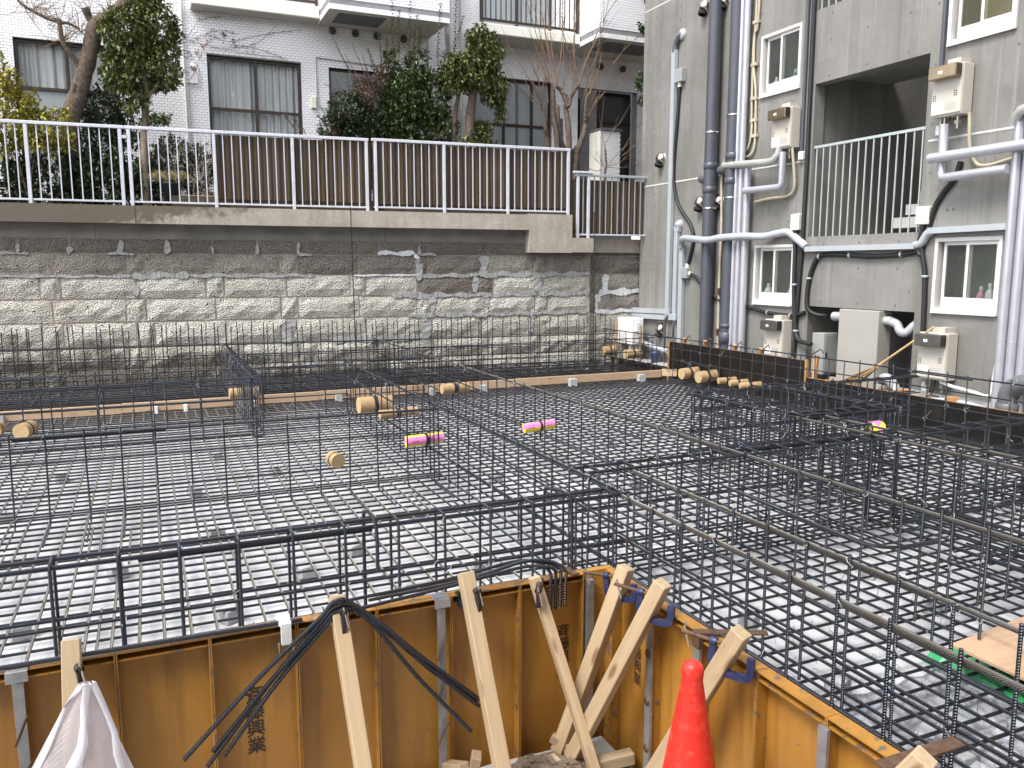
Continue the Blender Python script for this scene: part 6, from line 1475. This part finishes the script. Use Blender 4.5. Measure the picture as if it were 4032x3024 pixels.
# pot with dry grass
pt = thing('plant_pot', 'dark plastic pot behind the railing with dry grass spilling over', 'plant pot', (.47, 15.6, 3.08))
MB().lathe([(0, .0), (.11, .0), (.14, .36), (.15, .365), (.15, .39), (.13, .39), (.12, .34), (0, .33)], (.47, 15.6, 3.20), n=16).build('pot', 'pot_dark', pt)
MB().box(.34, .60, 15.48, 15.72, 3.08, 3.2).build('pot_foot', 'terrace_soil', pt)
gm = MB()
for k in range(150):
    a = R.random() * 6.28; l_ = .2 + R.random() * .25; c = Vector((.47, 15.6, 3.56)); d = Vector((math.cos(a), math.sin(a) * .7, 0)); gm.tube([c, c + d * l_ * .5 + ZV * l_ * .55, c + d * l_ + ZV * (l_ * .25)], [.004, .003, .001], 3, caps=False)
tag(gm.build('grass_blades', 'grass_tan', pt), kind='stuff')
# centre group
L = MB(); tw = MB(); w = MB()
crown(L, [(3.70, 16.0, 5.05, .50, .4, .42), (3.45, 16.0, 4.75, .40, .35, .4), (4.1, 16.0, 4.7, .45, .4, .5), (3.7, 16.0, 4.1, .7, .4, .6)], 9500, .068, .021, 8, .1, .45, tw)
for (x, z) in ((3.12, 5.12), (3.1, 4.85), (3.2, 4.6), (3.3, 5.35), (2.45, 4.92), (2.62, 4.86)): shoot(L, tw, (x + .25, 15.95, z - .25), (x, 15.9, z), 14, .06, .016)
plant('dark_shrub', 'dense dark green bush in the centre, left half of the planting', (3.8, 16, GZ), 'shrub', L, w, tw, 'leaf_dark')
L = MB(); tw = MB(); w = MB(); Y = 16.15
rough_tube(w, [(4.95, Y, GZ), (4.9, Y, 4.6), (4.75, Y, 5.4), (4.62, Y, 6.2)], [.06, .055, .04, .02], 7); rough_tube(w, [(4.93, Y, 4.4), (5.2, Y, 5.2), (5.4, Y, 6.1)], [.05, .035, .015], 7)
crown(L, [(4.85, Y, 5.45, .58, .45, .65), (4.55, Y, 4.9, .5, .4, .5), (5.35, Y, 5.45, .5, .4, .65), (4.9, Y, 4.4, .7, .4, .55), (5.5, Y, 4.8, .5, .4, .5), (4.6, Y, 6.05, .2, .22, .35), (5.1, Y, 6.1, .3, .28, .35)], 14000, .085, .023, 8, .05, .45, tw)
for (x0, z0, x1, z1) in ((4.62, 6.0, 4.58, 7.25), (4.7, 6.1, 4.72, 7.05), (4.9, 6.2, 4.95, 7.30), (5.0, 6.0, 5.08, 7.0), (5.5, 6.1, 5.56, 7.28), (5.85, 6.2, 5.89, 7.45), (5.75, 6.0, 6.05, 7.1), (4.35, 5.6, 4.09, 6.26), (4.4, 5.8, 4.31, 6.58), (4.5, 6.0, 4.45, 6.75), (5.3, 6.1, 5.28, 6.9), (5.1, 6.2, 5.15, 6.8)): shoot(L, tw, (x0, Y - .1, z0), (x1, Y - .15, z1), 46, .075, .019)
plant('privet_shrub', 'tall dark evergreen shrub with upright shoots, centre of the planting', (4.95, Y, GZ), 'shrub', L, w, tw, 'leaf_privet')
L = MB(); tw = MB(); w = MB(); Y = 15.85
rough_tube(w, [(6.12, Y, GZ), (6.10, Y, 4.9), (6.16, Y, 5.5), (6.3, Y, 6.2)], [.11, .10, .09, .04], 9); rough_tube(w, [(5.75, Y + .1, GZ), (5.8, Y + .1, 4.9), (5.9, Y, 5.7)], [.07, .06, .03], 8)
crown(L, [(6.45, Y, 6.35, .42, .42, .50), (6.05, Y, 6.0, .40, .40, .45), (6.62, Y, 5.75, .32, .36, .40), (6.3, Y, 6.75, .28, .28, .2), (5.75, Y, 5.9, .3, .3, .4), (6.35, Y, 4.75, .35, .3, .35), (6.75, Y, 5.3, .15, .2, .25), (6.1, Y, 4.4, .5, .35, .35)], 7000, .105, .027, 7, .35, .5, tw)
plant('osmanthus_tree', 'light green leafy tree at the right end of the central planting', (6.12, Y, GZ), 'tree', L, w, tw, 'leaf_osmanthus', 'bark', 'twig_grey')
L = MB(); tw = MB(); Y = 15.95
for (x0, z0, x1, z1) in ((4.0, 5.2, 3.33, 6.5), (4.05, 5.3, 3.45, 6.2), (4.1, 5.2, 3.6, 6.1), (4.2, 5.3, 3.75, 6.3), (4.1, 5.0, 3.5, 5.7), (4.0, 5.2, 3.2, 5.52), (4.15, 5.4, 3.95, 6.1), (4.3, 5.3, 4.0, 5.9)): shoot(L, tw, (x0, Y, z0), (x1, Y - .1, z1), 40, .045, .014)
crown(L, [(4.0, Y, 5.45, .35, .25, .35), (4.3, Y, 5.75, .25, .2, .3)], 1100, .05, .016, 6, .1, .3, tw)
tw.tube([(4.3, Y, GZ), (4.2, Y, 4.4), (4.05, Y, 5.3)], [.02, .015, .008], 6)
plant('purple_shrub', 'wispy purplish-brown shrub arching over the dark bush', (4.3, Y, GZ), 'shrub', L, None, tw, 'leaf_purple')
# bare pollarded tree at right
w = MB(); tw = MB(); Y = 15.7
def bough(pts, rs): rough_tube(w, [(x, Y + jit(.08), z) for x, z in pts], rs, 7, 4)
bough([(8.34, GZ), (8.36, 3.9), (8.42, 4.4), (8.47, 4.65)], [.10, .09, .085, .08])
bough([(8.47, 4.62), (8.60, 4.95), (8.68, 5.28)], [.07, .06, .05]); bough([(8.47, 4.6), (8.25, 4.55), (8.12, 4.8), (8.05, 5.2)], [.06, .05, .045, .04])
bough([(7.97, 3.2), (7.97, 4.65), (7.90, 5.2), (7.87, 5.78)], [.08, .065, .06, .05]); bough([(7.80, 3.2), (7.79, 4.64), (7.70, 5.0), (7.65, 5.39)], [.07, .055, .05, .045]); bough([(8.15, 3.2), (8.10, 4.65), (8.0, 5.1), (7.97, 5.44)], [.06, .05, .04, .035]); bough([(8.24, 3.3), (8.22, 4.8), (8.21, 5.5)], [.07, .06, .05])
bough([(8.21, 5.45), (8.09, 5.76), (7.96, 5.85)], [.045, .04, .035]); bough([(8.21, 5.45), (8.34, 5.7), (8.46, 5.92)], [.045, .04, .03]); bough([(8.62, 5.2), (8.62, 5.6), (8.72, 5.75)], [.04, .03, .025])
tips = [(7.87, 5.78), (7.65, 5.39), (7.97, 5.5), (8.46, 5.92), (8.09, 5.76), (8.68, 5.28), (8.72, 5.75), (8.62, 5.6), (8.3, 5.65), (7.6, 5.35)]
def whip(x0, z0, x1, z1, r=.013, sub=3):
    p0 = Vector((x0, Y + jit(.1), z0)); p1 = Vector((x1, Y + jit(.35), z1)); mid = (p0 + p1) / 2 + Vector(((x0 - x1) * .12 + jit(.06), jit(.1), -.06))
    P = bez([p0, mid, p1], 5); tw.tube(P, [r * (1 - .75 * i / (len(P) - 1)) for i in range(len(P))], 5, caps=False)
    for _ in range(sub):
        i = R.randrange(3, len(P) - 1); d = (P[i + 1] - P[i]).normalized(); q = (d + Vector((jit(.7), jit(.6), .25 * R.random()))).normalized(); l_ = .25 + R.random() * .45
        tw.tube([P[i], P[i] + q * l_ * .5 + rv() * .02, P[i] + (q + ZV * .15) * l_], [r * .42, r * .3, .002], 4, caps=False)
for (x0, z0, x1, z1) in ((7.87, 5.78, 7.57, 6.2), (7.87, 5.8, 7.0, 7.7), (7.6, 5.4, 6.75, 6.5), (7.62, 5.4, 6.85, 6.05), (7.87, 5.78, 7.35, 7.6), (7.9, 5.8, 7.84, 6.4), (7.84, 6.3, 7.6, 7.7), (7.9, 5.9, 7.75, 7.6), (8.09, 5.76, 8.0, 7.2), (8.09, 5.8, 8.39, 6.5), (8.35, 6.4, 8.62, 7.7), (8.46, 5.92, 8.88, 6.9), (8.85, 6.8, 9.31, 7.8), (8.46, 5.95, 8.45, 7.5), (8.5, 5.95, 9.0, 7.2), (8.72, 5.75, 9.37, 6.5), (9.3, 6.4, 9.95, 7.1), (8.72, 5.75, 9.2, 6.9), (8.68, 5.3, 9.1, 6.1), (8.7, 5.3, 9.5, 6.2), (8.68, 5.3, 8.9, 5.9), (8.65, 5.6, 8.7, 6.9), (8.3, 5.65, 8.2, 7.0), (7.66, 5.4, 7.4, 6.4), (7.65, 5.4, 7.2, 5.9), (7.95, 5.8, 8.2, 7.6), (8.0, 5.8, 7.9, 7.7), (7.8, 5.9, 7.3, 6.9), (8.4, 5.9, 8.1, 7.1), (8.6, 5.5, 9.3, 7.2), (7.7, 5.5, 7.05, 6.6), (7.6, 5.35, 7.25, 5.6), (7.75, 5.5, 7.55, 6.9), (8.75, 5.7, 9.05, 7.6)): whip(x0, z0, x1, z1)
o_ = plant('bare_tree', 'bare pollarded tree with fanned brown stems beside the concrete building', (8.34, Y, GZ), 'tree', None, w, tw)
for (x, z) in tips[:7]: MB().lathe([(.034, -.03), (.032, .0), (0, .004)], (x, 15.68, z), (jit(1), -.8, .8), 9, False).build('pruning_cut', 'cut_wood', o_)
w = MB(); tw = MB(); Y = 15.5
rough_tube(w, [(9.02, Y, 3.08), (9.03, Y, 4.1), (9.06, Y, 4.28), (9.02, Y, 4.62)], [.03, .028, .025, .018], 6)
for (x0, z0, x1, z1) in ((9.06, 4.26, 9.50, 4.55), (9.45, 4.5, 9.95, 5.05), (9.05, 4.25, 8.55, 4.42), (9.03, 4.5, 8.76, 5.16), (9.05, 4.25, 9.95, 4.35), (9.1, 4.3, 9.9, 4.9), (9.0, 4.2, 8.5, 4.3), (9.4, 4.6, 9.95, 5.4), (9.04, 4.55, 9.2, 5.1), (9.05, 4.3, 8.7, 4.55)): whip(x0, z0, x1, z1, .008, 3)
plant('bare_sapling', 'small bare sapling behind the short low railing', (9.02, Y, GZ), 'tree', None, w, tw)
L = MB(); tw = MB()
for (x, z) in ((9.52, 6.98), (9.50, 6.02), (9.56, 5.55), (9.5, 5.85)):
    tw.tube([(9.9, 15.0, z - .1), (x, 14.95, z)], [.01, .004], 5, caps=False); crown(L, [(x, 14.95, z, .13, .1, .12)], 70, .09, .026, 6, .25, .2)
tw.tube([(9.75, 15.0, 3.08), (9.8, 15.02, 5.0), (9.85, 15.0, 7.0)], [.03, .02, .01], 6)
plant('corner_shrub', 'few green leaves peeking out beside the concrete corner', (9.75, 15.0, GZ), 'shrub', L, None, tw, 'leaf_privet')
# creeper with red leaves on the tiles
L = MB(); tw = MB()
vines = [[(.9, 6.35), (1.3, 6.52), (1.7, 6.42), (2.3, 6.6), (3.0, 6.78)], [(.95, 6.4), (1.2, 6.75), (1.6, 6.9)], [(1.0, 6.36), (1.6, 6.30), (2.2, 6.45), (2.6, 6.85)], [(1.4, 6.3), (2.0, 6.28), (2.8, 6.22)], [(.95, 5.6), (1.1, 5.9), (1.25, 6.3)], [(1.1, 6.4), (1.5, 6.62), (1.9, 6.62)], [(1.7, 6.4), (2.2, 6.35), (2.75, 6.2)]]
for v_ in vines:
    P = bez([(x, FY - .012 - R.random() * .02, z + jit(.03)) for x, z in v_], 5); tw.tube(P, .0035, 4, caps=False)
    for p in P:
        if R.random() < .55: leaf(L, p + Vector((jit(.05), -.01, jit(.04))), Vector((jit(1), -.6, -.5)), ZV, .055, .02)
for k in range(40):
    x = .95 + R.random() * .9; leaf(L, Vector((x, FY - .02, 6.35 + .22 * math.sin(x * 5) + jit(.06))), Vector((jit(1), -.5, -.6)), ZV, .05, .02)
plant('creeper', 'bare creeper with a few red leaves on the white tiles', (.9, FY, 5.6), 'vine', L, None, tw, 'leaf_red')
